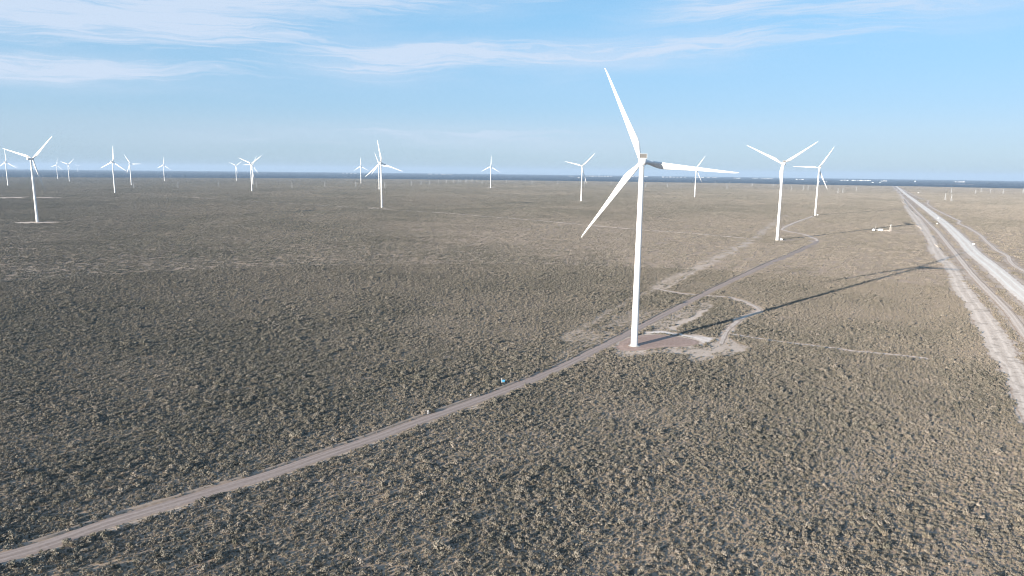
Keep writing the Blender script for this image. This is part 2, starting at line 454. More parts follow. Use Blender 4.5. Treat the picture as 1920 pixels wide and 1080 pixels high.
def seg_dist(px, py, poly):
    """distance of points to a polyline, only as far as 60 m"""
    P = np.array(poly, float)
    best = np.full(px.shape, 1e9)
    for a, b in zip(P[:-1], P[1:]):
        lo = np.minimum(a, b) - 60; hi = np.maximum(a, b) + 60
        m = (px > lo[0]) & (px < hi[0]) & (py > lo[1]) & (py < hi[1])
        if not m.any():
            continue
        d = b - a; L2 = d @ d + 1e-9
        t = np.clip(((px[m] - a[0]) * d[0] + (py[m] - a[1]) * d[1]) / L2, 0, 1)
        q = np.hypot(px[m] - a[0] - t * d[0], py[m] - a[1] - t * d[1])
        best[m] = np.minimum(best[m], q)
    return best


def in_poly(px, py, poly):
    P = np.array(poly, float)
    ins = np.zeros(px.shape, bool)
    m = (px > P[:, 0].min()) & (px < P[:, 0].max()) & (py > P[:, 1].min()) & (py < P[:, 1].max())
    if not m.any():
        return ins
    x = px[m]; y = py[m]; r_ = np.zeros(x.shape, bool)
    for (x1, y1), (x2, y2) in zip(P, np.roll(P, -1, 0)):
        c = ((y1 > y) != (y2 > y)) & (x < (x2 - x1) * (y - y1) / (y2 - y1 + 1e-12) + x1)
        r_ ^= c
    ins[m] = r_
    return ins


N_ = len(P_STRIP)
STRIP_L = P_STRIP[:21]; STRIP_R = P_STRIP[21:][::-1]
WIDTHS = dict(SERVICE=6.4, ACCESS=5.0, BRANCH=5.5, LOOP=3.6, THIN=1.6, WIDE=19.0, TRACK=7.0, WIGGLE=6.0, HOME=4.0, HOME2=2.5,
              EAST1=9, EAST2=7, EAST3=6, EAST4=5, EAST5=30, FAR1=9, FAR2=9, LONG=5.0)
PATHS = dict(SERVICE=SERVICE, ACCESS=ACCESS, BRANCH=BRANCH, LOOP=LOOP, THIN=THIN, WIDE=WIDE, TRACK=TRACK, WIGGLE=WIGGLE,
             HOME=HOME, HOME2=HOME2, EAST1=EAST1, EAST2=EAST2, EAST3=EAST3, EAST4=EAST4, EAST5=EAST5, FAR1=FAR1, FAR2=FAR2, LONG=LONG)
HARD = {k: resample(v, 25.0) for k, v in PATHS.items()}


def bare_field(x, y):
    """0 = scrub, 1 = bare soil; worn edges"""
    wx = (fbm(x, y, 9, 40, 3) - .5) * 9; wy = (fbm(x, y, 9, 50, 3) - .5) * 9
    X = x + wx; Y = y + wy
    X2 = X + (fbm(x, y, 22, 41, 2) - .5) * 16; Y2 = Y + (fbm(x, y, 22, 51, 2) - .5) * 16
    broken = .72 + .5 * np.clip((fbm(x, y, 6, 57, 3) - .35) * 3, 0, 1)
    b = np.zeros(x.shape)
    for k, m in (('SERVICE', 1.3), ('ACCESS', 1.0), ('BRANCH', 1.0), ('WIDE', 3.0), ('TRACK', 2.0), ('LOOP', 1.5), ('WIGGLE', 1.5), ('HOME', 1.5), ('HOME2', 1.0)):
        d = seg_dist(X, Y, HARD[k]) - WIDTHS[k] / 2
        b = np.maximum(b, np.clip(1 - (d - m * .4) / (m * 1.4), 0, 1) * (0.5 if k == 'SERVICE' else 0.85))
    for P, w, a in ((DIAG, 9, .65), (DIAG2, 3.5, .8), (LOWDIAG, 4.5, .5), (LONG, 4.5, .7), (THIN, 2.5, .7)):
        d = seg_dist(X, Y, resample(P, 25.))
        b = np.maximum(b, np.clip(1.25 - d / w, 0, 1) * a)
    for P, a in ((P_PAD, 1), (P_RIM, 1), (P_BARE1, .52), (P_BRIGHT1, .95), (P_BARE2, .72), (P_BARE3, .38), (P_WEST1, .95), (P_WEST2, .9),
                 (P_WEST3, .9), (P_T14, .9), (P_T13, .9), (P_T12, .7), (P_T15, .6), (P_T17, .6)):
        soft = a < .8
        b = np.maximum(b, in_poly(X2 if soft else X, Y2 if soft else Y, P) * a * (broken if soft else 1))
    sp = STRIP_L + STRIP_R[::-1]
    b = np.maximum(b, in_poly(X, Y, sp) * .9)
    return b


def dry_light_field(x, y):
    """0 dark green scrub ... 1 pale dry grass; eastward light painted in"""
    f = fbm(x, y, 210, 3, 4) * .55 + fbm(x * 1.0, y, 52, 13, 3) * .45
    f = np.clip((f - .38) * 4.2, 0, 1)
    # the dry belt across the middle distance
    rr = np.hypot(x, y); az = np.degrees(np.arctan2(x, y))
    belt = np.exp(-((rr - 1150) / 430) ** 2) * np.exp(-((az - 8) / 17) ** 2) * .5
    east_light = np.clip((az - 5) / 25, 0, 1) * .45 * np.clip((rr - 200) / 450, .15, 1)  # brighter eastward: light falloff across the view put into the dryness
    west = np.clip((-az - 2) / 25, 0, 1) * .25
    return np.clip(f * .55 + .14 + belt + east_light - west * .6, 0, 1)


# ================================================================ materials
def new_mat(name):
    m = bpy.data.materials.new(name); m.use_nodes = True
    t = NT(m.node_tree); t.n.clear()
    out = t.add('ShaderNodeOutputMaterial'); bs = t.add('ShaderNodeBsdfPrincipled')
    t.l.new(bs.outputs[0], out.inputs['Surface'])
    return m, t, bs


def plain(name, col, rough=.6, metal=0.0, var=0.1, scale=1.5, spec=.5):
    m, t, bs = new_mat(name)
    tc = t.add('ShaderNodeTexCoord')
    n = t.noise(tc.outputs['Object'], scale, 4)
    dark = rgb(*[c * (1 - var) for c in col]); lite = rgb(*[min(1, c * (1 + var)) for c in col])
    t.l.new(t.mix(n, dark, lite), bs.inputs['Base Color'])
    bs.inputs['Roughness'].default_value = rough
    bs.inputs['Metallic'].default_value = metal
    bs.inputs['Specular IOR Level'].default_value = spec
    return m


def attr(t, name, kind='GEOMETRY'):
    a = t.add('ShaderNodeAttribute', attribute_name=name, attribute_type=kind)
    return a.outputs['Fac']


def pos(t):
    return t.add('ShaderNodeNewGeometry').outputs['Position']


SOIL_A = (0.285, 0.203, 0.142); SOIL_B = (0.43, 0.32, 0.232)
PALE_A = (0.50, 0.395, 0.31); PALE_B = (0.66, 0.55, 0.455)
LEAF_D = (0.106, 0.100, 0.076); LEAF_L = (0.205, 0.190, 0.152); STRAW = (0.325, 0.279, 0.232)


def soil_colour(t, P):
    a = t.noise(P, 0.9, 5, .6); b = t.noise(P, 0.05, 4, .55)
    c = t.mix(t.smooth(a, .35, .65), rgb(*SOIL_A), rgb(*SOIL_B))
    return t.mix(t.smooth(b, .4, .65, 0, .45), c, rgb(0.36, 0.265, 0.22))


def mat_ground():
    m, t, bs = new_mat('scrub_soil')
    P = pos(t)
    c = soil_colour(t, P)
    # litter and low dry grass between the shrubs
    g = t.noise(P, 2.6, 4, .65)
    dry = attr(t, 'dry'); bare = attr(t, 'bare'); far = attr(t, 'far')
    lit = t.mix(dry, rgb(.24, .205, .145), rgb(.44, .36, .26))
    c = t.mix(t.smooth(g, .42, .62, 0, .65), c, lit)
    # bare soil worn pale
    bn = t.noise(P, 0.55, 5, .6)
    bm = t.math('MULTIPLY', bare, t.smooth(bn, .25, .6, .65, 1.0))
    pale = t.mix(t.smooth(t.noise(P, 1.7, 4, .6), .35, .65), rgb(*PALE_A), rgb(*PALE_B))
    near = t.mix(bm, c, pale)
    # beyond the scattered shrubs one flat scrub cover, shrub shadows averaged into its colour
    n1 = t.noise(P, 0.012, 6, .62); n2 = t.noise(P, 0.0032, 4, .5)
    cov = t.mix(t.smooth(n1, .36, .66), rgb(0.145, 0.130, 0.104), rgb(0.27, 0.235, 0.19))
    cov = t.mix(t.smooth(n2, .45, .68, 0, .5), cov, rgb(0.30, 0.255, 0.205))
    cov = t.mix(t.math('MULTIPLY', dry, .35), cov, rgb(.36, .30, .235))
    cov = t.mix(t.math('MULTIPLY', bare, .9), cov, rgb(*PALE_A))
    t.l.new(t.mix(far, near, cov), bs.inputs['Base Color'])
    bs.inputs['Roughness'].default_value = .95
    bs.inputs['Specular IOR Level'].default_value = .1
    bp = t.add('ShaderNodeBump'); bp.inputs['Strength'].default_value = .6; bp.inputs['Distance'].default_value = .25
    t.l.new(t.math('MULTIPLY', t.noise(P, .8, 5, .6), t.math('SUBTRACT', 1.0, far)), bp.inputs['Height'])
    t.l.new(bp.outputs[0], bs.inputs['Normal'])
    return m


def mat_track(name, ca, cb, streak=.4, edge=.25, scrub=0.0):
    """strip material: 'u' runs across (-1..1), 'v' along in metres"""
    m, t, bs = new_mat(name)
    P = pos(t)
    u = attr(t, 'u'); v = attr(t, 'v')
    sv = t.comb(t.math('MULTIPLY', u, 3.2), t.math('MULTIPLY', v, .02))
    s = t.noise(sv, 1.0, 5, .6)
    n = t.noise(P, .7, 5, .62)
    f = t.math('ADD', t.math('MULTIPLY', s, streak), t.math('MULTIPLY', n, 1 - streak))
    c = t.mix(t.smooth(f, .36, .64), rgb(*ca), rgb(*cb))
    # wheel lines worn paler, a loose darker crown between them
    off = t.math('ABSOLUTE', t.math('SUBTRACT', t.math('ABSOLUTE', t.math('ADD', u, t.math('MULTIPLY', t.math('SUBTRACT', s, .5), .25))), .36))
    c = t.mix(t.smooth(off, .02, .16, .55, 0.0), c, rgb(*[min(.9, q * 1.18) for q in cb]))
    c = t.mix(t.smooth(t.math('ABSOLUTE', u), .0, .14, .35, 0.0), c, rgb(*[q * .85 for q in ca]))
    e = t.math('ABSOLUTE', u)
    en = t.math('ADD', e, t.math('MULTIPLY', t.math('SUBTRACT', t.noise(P, .45, 5, .65), .5), 1.1))
    ef = t.smooth(en, 1.0 - edge, 1.0)
    c = t.mix(ef, c, soil_colour(t, P))
    if scrub:
        k = t.smooth(t.noise(P, .16, 5, .65), .52, .62, 0, scrub)
        c = t.mix(k, c, rgb(.27, .22, .175))
    t.l.new(c, bs.inputs['Base Color'])
    bs.inputs['Roughness'].default_value = .95
    bs.inputs['Specular IOR Level'].default_value = .1
    bp = t.add('ShaderNodeBump'); bp.inputs['Strength'].default_value = .4; bp.inputs['Distance'].default_value = .08
    t.l.new(f, bp.inputs['Height']); t.l.new(bp.outputs[0], bs.inputs['Normal'])
    return m


def mat_leaf(name, d, l, straw):
    m, t, bs = new_mat(name)
    tint = attr(t, 'tint', 'INSTANCER')
    dry = attr(t, 'dryness', 'INSTANCER')
    gr = t.mix(tint, rgb(*d), rgb(*l))
    c = t.mix(dry, gr, rgb(*straw))
    tc = t.add('ShaderNodeTexCoord')
    n = t.noise(tc.outputs['Object'], 2.2, 3)
    c = t.mix(1.0, c, t.mix(n, rgb(.72, .72, .72), rgb(1.25, 1.25, 1.25)), 'MULTIPLY')
    t.l.new(c, bs.inputs['Base Color'])
    bs.inputs['Roughness'].default_value = .8
    bs.inputs['Specular IOR Level'].default_value = .15
    return m


M_GROUND = mat_ground()
M_LEAF = mat_leaf('shrub_leaves', LEAF_D, LEAF_L, STRAW)
M_GRASS = mat_leaf('dry_grass', (.21, .185, .14), (.27, .235, .18), (.33, .28, .22))
M_TWIG = plain('twigs', (.20, .165, .13), .9)


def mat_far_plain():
    m, t, bs = new_mat('hazed_shaded_scrub')
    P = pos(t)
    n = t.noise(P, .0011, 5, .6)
    c = t.mix(t.smooth(n, .35, .65), rgb(.026, .048, .075), rgb(.045, .070, .098))  # cloud shade and haze blue put into the scrub's base colour
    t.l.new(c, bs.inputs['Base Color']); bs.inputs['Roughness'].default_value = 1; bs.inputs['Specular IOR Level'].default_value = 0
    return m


def mat_white():
    m, t, bs = new_mat('white_turbine_paint')
    tc = t.add('ShaderNodeTexCoord')
    mp = t.add('ShaderNodeMapping'); mp.inputs['Scale'].default_value = (1.2, 1.2, .06)
    t.l.new(tc.outputs['Object'], mp.inputs['Vector'])
    n = t.noise(mp.outputs[0], 1.0, 5, .6)
    c = t.mix(t.smooth(n, .4, .75, 0, .5), rgb(.78, .78, .77), rgb(.62, .61, .59))
    t.l.new(c, bs.inputs['Base Color'])
    bs.inputs['Roughness'].default_value = .42
    return m


M_WHITE = mat_white()
M_NAC = plain('nacelle_paint', (.80, .80, .79), .45, var=.04)
M_COOL = plain('cooler_fins', (.36, .35, .34), .6, metal=.3, var=.15)
M_COOLF = plain('cooler_frame', (.50, .49, .47), .6, var=.08)
M_DARK = plain('dark_gap', (.06, .06, .065), .7)
M_CONC = plain('concrete', (.44, .42, .39), .9, var=.15, scale=.7)

# ================================================================ ground
def azimuths():
    a = np.concatenate([np.arange(-180, -60, 4.0), np.arange(-60, -44, 1.0), np.arange(-44, 44, .2), np.arange(44, 60, 1.0), np.arange(60, 180, 4.0)])
    return np.radians(a)


def build_ground():
    az = azimuths()
    rr = [0.5, 30, 60, 90, 110]
    r_ = 120.0
    while r_ < 3000:
        rr.append(r_); r_ *= 1.0085
    while r_ < 42000:
        rr.append(r_); r_ *= 1.03
    rr = np.array(rr + [42000.0])
    A, Rr = np.meshgrid(az, rr)
    x = (Rr * np.sin(A)).ravel(); y = (Rr * np.cos(A)).ravel()
    z = terrain(x, y)
    # small humps and hollows of the real surface
    rad = np.hypot(x, y)
    z = z + (fbm(x, y, 14, 70, 3) - .5) * .5 * np.clip((900 - rad) / 500, 0, 1) * 0
    ni, nj = len(rr), len(az)
    i, j = np.meshgrid(np.arange(ni - 1), np.arange(nj), indexing='ij')
    a = i * nj + j; b = i * nj + (j + 1) % nj
    F = np.stack([a, a + nj, b + nj, b], -1).reshape(-1, 4)[:, ::-1]
    bare = bare_field(x, y)
    dry = dry_light_field(x, y)
    far = np.clip((rad - 6500) / 1800, 0, 1)
    o = grid_mesh('ground', np.stack([x, y, z], 1), F, M_GROUND, dict(bare=bare, dry=dry, far=far))
    if o.data.polygons[len(o.data.polygons) // 2].normal.z < 0:
        o.data.flip_normals()
    tag(o, kind='structure')
    return o


build_ground()


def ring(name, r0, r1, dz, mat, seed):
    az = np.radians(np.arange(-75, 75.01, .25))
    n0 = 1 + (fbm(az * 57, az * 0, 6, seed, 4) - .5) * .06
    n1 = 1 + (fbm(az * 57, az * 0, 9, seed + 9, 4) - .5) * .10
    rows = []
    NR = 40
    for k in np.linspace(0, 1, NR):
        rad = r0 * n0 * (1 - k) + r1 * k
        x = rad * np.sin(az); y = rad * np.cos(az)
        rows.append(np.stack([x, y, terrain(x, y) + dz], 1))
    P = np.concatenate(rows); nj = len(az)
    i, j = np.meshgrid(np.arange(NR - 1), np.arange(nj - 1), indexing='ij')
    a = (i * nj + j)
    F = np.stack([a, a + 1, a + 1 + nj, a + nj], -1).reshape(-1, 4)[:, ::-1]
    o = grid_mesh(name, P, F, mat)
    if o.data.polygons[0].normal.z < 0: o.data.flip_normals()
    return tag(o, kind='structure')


ring('distant_plain', 8000, 40500, 1.5, mat_far_plain(), 90)  # sheet over the far ground, painted with cloud shade and blue haze


# ================================================================ roads and tracks
def strip(name, path, width, dz, mat, step=6.0, ragged=.12, prof=None, off=0.0):
    """draped strip; prof = list of (u, extra z)"""
    P = resample(path, step)
    T = np.gradient(P, axis=0); T /= np.linalg.norm(T, axis=1)[:, None] + 1e-9
    Nn = np.stack([T[:, 1], -T[:, 0]], 1)
    s = np.concatenate([[0], np.cumsum(np.linalg.norm(np.diff(P, axis=0), axis=1))])
    prof = prof or [(-1, -dz), (-.8, 0), (-.4, 0), (0, .0), (.4, 0), (.8, 0), (1, -dz)]
    rows = []; U = []; V = []
    for (u, ez) in prof:
        w = width / 2 * abs(u)
        wob = 1 + (fbm(s, s * 0 + 50 * np.sign(u), 14, 21, 3) - .5) * 2 * ragged
        q = P + Nn * (np.sign(u) * w * wob + off)[:, None]
        far_lift = np.clip(np.hypot(q[:, 0], q[:, 1]) / 1500, 0, 8) * .12
        rows.append(np.stack([q[:, 0], q[:, 1], terrain(q[:, 0], q[:, 1]) + dz + ez + far_lift], 1))
        U.append(np.full(len(P), u)); V.append(s)
    n = len(P); k = len(prof)
    X = np.concatenate(rows)
    i, j = np.meshgrid(np.arange(k - 1), np.arange(n - 1), indexing='ij')
    a = i * n + j
    F = np.stack([a, a + 1, a + 1 + n, a + n], -1).reshape(-1, 4)
    o = grid_mesh(name, X, F, mat, dict(u=np.concatenate(U), v=np.concatenate(V)))
    if o.data.polygons[len(o.data.polygons) // 2].normal.z < 0: o.data.flip_normals()
    return tag(o, kind='structure')


M_BANK = mat_track('bank_soil', (.28, .215, .165), (.40, .31, .24), .3, .5, .7)
M_ROAD = mat_track('gravel', (.26, .203, .172), (.37, .298, .258), .6, .14)
M_WIDE = mat_track('pale_road', (.68, .58, .485), (.82, .73, .635), .6, .22)
M_DIRT = mat_track('track_dirt', (.52, .42, .335), (.67, .56, .465), .45, .5)
M_SAND = mat_track('sandy_strip', (.55, .445, .355), (.71, .595, .49), .35, .22, .5)
M_PAD = mat_track('brown_pad', (.285, .20, .16), (.395, .285, .235), .25, .45)
M_LOOP = mat_track('loop_soil', (.44, .36, .30), (.62, .53, .45), .3, .7, .7)
M_PALE = mat_track('pale_soil', (.54, .45, .38), (.72, .63, .55), .2, .35)

strip('service_road', SERVICE, 7.0, .16, M_ROAD, 4.0, .05)
strip('access_road', ACCESS, 5.4, .13, M_DIRT, 5.0, .12)
strip('access_road', BRANCH, 5.5, .10, M_ROAD, 4.0, .12)
strip('dirt_road', WIDE, 20.0, .20, M_WIDE, 7.0, .05)
strip('dirt_track', TRACK, 7.6, .12, M_DIRT, 6.0, .18)
strip('dirt_track', WIGGLE, 6.6, .12, M_DIRT, 7.0, .22)
strip('dirt_track', LOOP, 4.0, .07, M_LOOP, 3.0, .6)
strip('footpath', THIN, 1.6, .05, M_PALE, 4.0, .35)
strip('dirt_track', HOME, 4.2, .10, M_DIRT, 5.0, .25)
strip('dirt_track', HOME2, 2.8, .09, M_DIRT, 5.0, .25)
strip('dirt_track', EAST1, 10, .4, M_PALE, 20, .3)
strip('dirt_track', EAST2, 8, .3, M_DIRT, 12, .3)
strip('dirt_track', EAST3, 7, .3, M_DIRT, 15, .3)
strip('dirt_track', EAST4, 6, .3, M_DIRT, 12, .3)
strip('dirt_track', EAST5, 55, 1.5, M_PALE, 40, .3)
strip('dirt_track', FAR1, 11, .5, M_DIRT, 30, .3)
strip('dirt_track', FAR2, 10, .5, M_DIRT, 20, .3)
strip('dirt_track', LONG, 5.0, .2, M_PALE, 12, .5)
# low bank thrown up by the grader along the west side of the service road
strip('earth_bank', SERVICE[:25], 2.2, .05, M_BANK, 3.0, .4, [(-1, -.06), (-.4, .42), (.1, .55), (.5, .40), (1, -.06)], off=-4.6)


def ribbon(name, L, R, dz, mat, n=420):
    def even(P):
        P = resample(P, 8.0)
        s = np.concatenate([[0], np.cumsum(np.linalg.norm(np.diff(P, axis=0), axis=1))])
        # denser where near
        q = (np.linspace(0, 1, n) ** .55)[::-1]
        q = 1 - np.linspace(0, 1, n) ** 2
        q = np.sort(1 - q)
        tt = (1 - (1 - np.linspace(0, 1, n)) ** 2.2) * s[-1]
        return np.stack([np.interp(tt, s, P[:, 0]), np.interp(tt, s, P[:, 1])], 1)
    A = even(L); B = even(R)
    k = 9; rows = []; U = []; V = []
    s = np.concatenate([[0], np.cumsum(np.linalg.norm(np.diff(A, axis=0), axis=1))])
    for u in np.linspace(0, 1, k):
        wig = (fbm(A[:, 0], A[:, 1], 26, 61, 4) - .5) * 9 * (1 - u) + (fbm(B[:, 0], B[:, 1], 12, 67, 4) - .5) * 5 * u
        q = A * (1 - u) + B * u
        q = q + np.stack([wig, wig * .4], 1)
        edge = -dz * .6 if u in (0, 1) else 0
        rows.append(np.stack([q[:, 0], q[:, 1], terrain(q[:, 0], q[:, 1]) + dz + edge + np.clip(np.hypot(q[:, 0], q[:, 1]) / 1500, 0, 8) * .1], 1))
        U.append(np.full(n, u * 2 - 1)); V.append(s)
    i, j = np.meshgrid(np.arange(k - 1), np.arange(n - 1), indexing='ij')
    a = i * n + j
    F = np.stack([a, a + 1, a + 1 + n, a + n], -1).reshape(-1, 4)
    o = grid_mesh(name, np.concatenate(rows), F, mat, dict(u=np.concatenate(U), v=np.concatenate(V)))
    if o.data.polygons[len(o.data.polygons) // 2].normal.z < 0: o.data.flip_normals()
    return tag(o, kind='structure')


ribbon('sandy_verge', STRIP_L, STRIP_R, .07, M_SAND)


def patch(name, poly, dz, mat, wob=1.5, sub=2.5):
    P = []
    poly = list(poly)
    for a, b in zip(poly, poly[1:] + poly[:1]):
        L = hypot(b[0] - a[0], b[1] - a[1]); m = max(1, int(L / sub))
        for k in range(m):
            P.append((a[0] + (b[0] - a[0]) * k / m, a[1] + (b[1] - a[1]) * k / m))
    P = np.array(P)
    # round the corners, then fray the line
    for _ in range(4):
        P = (np.roll(P, 1, 0) + 2 * P + np.roll(P, -1, 0)) / 4
    P = P + np.stack([(fbm(P[:, 0], P[:, 1], 5, 30, 3) - .5), (fbm(P[:, 0], P[:, 1], 5, 35, 3) - .5)], 1) * wob * 2
    n = len(P)
    x0, y0 = P.min(0); x1, y1 = P.max(0)
    st = max(4.0, (x1 - x0) / 40)
    gx, gy = np.meshgrid(np.arange(x0, x1, st), np.arange(y0, y1, st))
    g = in_poly(gx.ravel(), gy.ravel(), P)
    G = np.stack([gx.ravel()[g], gy.ravel()[g]], 1)
    d = seg_dist(G[:, 0], G[:, 1], np.vstack([P, P[:1]])) if len(G) else np.zeros(0)
    G = G[d > 1.5] if len(G) else G
    vs = [Vector(q) for q in P] + [Vector(q) for q in G]
    r_ = delaunay_2d_cdt(vs, [(i, (i + 1) % n) for i in range(n)], [], 1, 1e-4)
    V2 = np.array([tuple(v) for v in r_[0]]); F = [tuple(f) for f in r_[2]]
    bd = seg_dist(V2[:, 0], V2[:, 1], np.vstack([P, P[:1]]))
    z = terrain(V2[:, 0], V2[:, 1]) + np.where(bd < .2, -.03, dz)
    o = grid_mesh(name, np.column_stack([V2, z]), np.array([f for f in F if len(f) == 3]), mat,
                  dict(u=1 - np.clip(bd / 4, 0, 1) * .8, v=V2[:, 0] * .7 + V2[:, 1] * .7))
    if o.data.polygons[0].normal.z < 0: o.data.flip_normals()
    return tag(o, kind='structure')


patch('crane_pad', P_PAD, .10, M_PAD, .8)
patch('pale_gravel', P_RIM, .10, M_PALE, 2.0)


# ================================================================ wind turbines
def airfoil(n=14):
    pts = []
    for i in range(n):
        t = 2 * pi * i / n
        x = .5 * (1 - cos(t))                       # 0 = leading edge, 1 = trailing edge
        yt = 5 * (.2969 * sqrt(max(x, 0)) - .126 * x - .3516 * x * x + .2843 * x ** 3 - .1036 * x ** 4)
        pts.append((x, yt if t < pi else -yt))
    return pts


def blade_mesh(R=60.5):
    st = [(1.2, 2.5, 1, 0), (3.2, 2.5, 1, 0), (5.5, 2.9, .75, .08), (8.5, 3.7, .42, .14), (11.5, 4.25, .30, .12), (14.5, 4.25, .26, .09), (20, 3.7, .23, .06),
          (28, 2.95, .20, .03), (37, 2.25, .18, .01), (46, 1.65, .17, 0), (53, 1.2, .16, 0), (57.5, .85, .15, 0), (59.8, .45, .15, 0), (R, .12, .15, 0)]
    n = 14; V = []; F = []
    af = airfoil(n)
    for (z, c, tk, _) in st:
        f = z / R
        le = -1.25 * (1 - min(1, f)) ** 1.1 - .05
        tw = radians(18 * (1 - min(1, f / .75)) ** 1.6)
        bend = 2.2 * f ** 2.2
        for (x, y) in af:
            ax_ = le + x * c
            # blend circle -> airfoil
            cx = le + c / 2
            t = atan2(y, x - .5)
            k = min(1.0, max(0.0, (z - 3.2) / 5.5)); k = k * k * (3 - 2 * k)
            px = (cx - cos(2 * pi * af.index((x, y)) / n) * c / 2) * (1 - k) + ax_ * k
            py = (sin(2 * pi * af.index((x, y)) / n) * 1.25) * (1 - k) + y * c * tk * 1.0 * k
            qx = px * cos(tw) - py * sin(tw); qy = px * sin(tw) + py * cos(tw)
            V.append((qx, qy + bend, z))
    m = len(st)
    for j in range(m - 1):
        for i in range(n):
            F.append((j * n + i, j * n + (i + 1) % n, (j + 1) * n + (i + 1) % n, (j + 1) * n + i))
    F.append(tuple(range(n))[::-1]); F.append(tuple(range((m - 1) * n, m * n)))
    return V, F


HUB_H, OVER, TILT = 116.0, 4.5, radians(5)


def make_turbine():
    root = bpy.data.objects.new('wind_turbine', None); COL.objects.link(root)
    prof = []
    secs = [0, 22, 46, 72, 94, HUB_H - 2.2]
    for i, h in enumerate(secs):
        rad = 2.2 + (1.5 - 2.2) * (h / HUB_H)
        if i not in (0, len(secs) - 1):
            prof += [(rad, h - .12), (rad + .04, h - .1), (rad + .04, h + .1), (rad, h + .12)]
        else:
            prof.append((rad, h))
    MB().lathe(prof, 40).build('tower', M_WHITE, root, True)
    MB().lathe([(3.6, -1.0), (3.6, .12), (3.3, .2), (2.75, .2), (2.75, .55), (2.2, .55)], 36).build('foundation', M_CONC, root, False)
    # nacelle
    b = bmesh.new()
    bmesh.ops.create_cube(b, size=1)
    for v in b.verts:
        x, y, z = v.co
        w = 4.1 if y < 0 else 3.5
        v.co = (x * w, (y * 10.6) - 2.2, z * (4.2 if y < 0 else 3.8) + (0.0 if y < 0 else .25))
    bmesh.ops.bevel(b, geom=b.edges[:], offset=.45, segments=3, affect='EDGES')
    me = bpy.data.meshes.new('nacelle'); b.to_mesh(me); b.free()
    me.materials.append(M_NAC)
    me.polygons.foreach_set('use_smooth', [True] * len(me.polygons))
    nac = bpy.data.objects.new('nacelle', me); COL.objects.link(nac); nac.parent = root
    nac.location = (0, 0, HUB_H)
    nac.rotation_euler = (0, 0, 0)
    # cooler on the rear of the roof: frame with upright fins
    m = MB()
    m.box((0, -6.3, 2.2), (4.3, .9, .25)).box((0, -6.3, 4.75), (4.5, 1.1, .18))
    for sx in (-1, 1):
        m.box((sx * 2.15, -6.3, 3.45), (.2, 1.0, 2.5))
    cf = m.build('cooler', M_COOLF, nac)
    m = MB()
    for k in range(13):
        m.box((-1.92 + k * .32, -6.3, 3.48), (.13, .7, 2.3))
    m.build('cooler_fins', M_COOL, nac)
    # back plate behind the fins
    MB().box((0, -6.05, 3.48), (4.0, .08, 2.3)).build('cooler_core', M_DARK, nac)
    # hub
    m = MB().lathe([(1.5, -1.9), (1.95, -1.6), (2.05, -.3), (1.95, .9), (1.5, 2.0), (.8, 2.7), (.1, 2.95)], 28, axis='y')
    hub = m.build('hub', M_WHITE, root, True)
    ax = Vector((0, cos(TILT), sin(TILT)))
    hub.location = Vector((0, 0, HUB_H)) + ax * OVER
    hub.rotation_euler = (TILT, 0, 0)
    V, F = blade_mesh()
    blades = []
    for k in range(3):
        if k == 0:
            bl = mesh_obj('blade', V, F, M_WHITE, root, True)
        else:
            bl = blades[0].copy(); COL.objects.link(bl); bl.parent = root
        blades.append(bl)
    return root


def set_phase(root, deg):
    k = 0
    ax = Vector((0, cos(TILT), sin(TILT))); rt_ = Vector((1, 0, 0)); up_ = Vector((0, -sin(TILT), cos(TILT)))
    for c in root.children:
        if c.name.startswith('blade'):
            ph = radians(deg + 120 * k); k += 1
            Z = cos(ph) * up_ + sin(ph) * rt_; X = cos(ph) * rt_ - sin(ph) * up_
            L = Vector((0, 0, HUB_H)) + ax * OVER
            c.matrix_local = Matrix(((X.x, ax.x, Z.x, L.x), (X.y, ax.y, Z.y, L.y), (X.z, ax.z, Z.z, L.z), (0, 0, 0, 1)))


def copy_tree(o, parent=None):
    c = o.copy(); COL.objects.link(c)
    if parent is not None:
        c.parent = parent
        c.matrix_parent_inverse = o.matrix_parent_inverse
    for ch in list(o.children):
        copy_tree(ch, c)
    return c


T_LABEL = {
    15: 'nearest and largest white wind turbine, standing on the brown pad beside the service road',
    17: 'white wind turbine at the service road bend, two blades spread in a wide V',
    18: 'white wind turbine right of the road-bend one, one blade pointing level left',
    16: 'white wind turbine half hidden behind the level blade of the nearest turbine',
    14: 'white wind turbine just left of the nearest turbine, one blade up to the right',
    13: 'small white wind turbine alone mid-picture, one blade straight up, on a thin pale pad',
    11: 'tall white wind turbine left of centre, front one of an overlapping pair',
    12: 'smaller white wind turbine almost hidden behind the tall one left of centre',
    10: 'small white wind turbine just left of the overlapping pair near the centre',
    8: 'white wind turbine at left with raised V blades, front one of an overlapping pair',
    9: 'white wind turbine mostly hidden behind the left turbine with raised V blades',
    7: 'tiny white wind turbine directly left of the overlapping pair with raised V blades',
    6: 'tiny white wind turbine alone far off between two groups on the left',
    4: 'white wind turbine at the left end of the long pale track',
    5: 'white wind turbine just right of the track-end one, one blade level right',
    3: 'tiny far white wind turbine with two blades up in a V, far left',
    2: 'tiny far white wind turbine with one blade straight up, far left',
    1: "white wind turbine at the left edge, half behind the big one's blade",
    0: 'big white wind turbine on the far left, its nacelle seen from the side',
}
proto = make_turbine()
for i, (x, y, z, ph) in enumerate(TURB):
    o = proto if i == 0 else copy_tree(proto)
    o.location = (x, y, tz(x, y) if i not in () else z)
    o.rotation_euler = (0, 0, -radians(5))
    set_phase(o, ph)
    tag(o, T_LABEL[i], 'wind turbine', 'wind turbines across the plain')
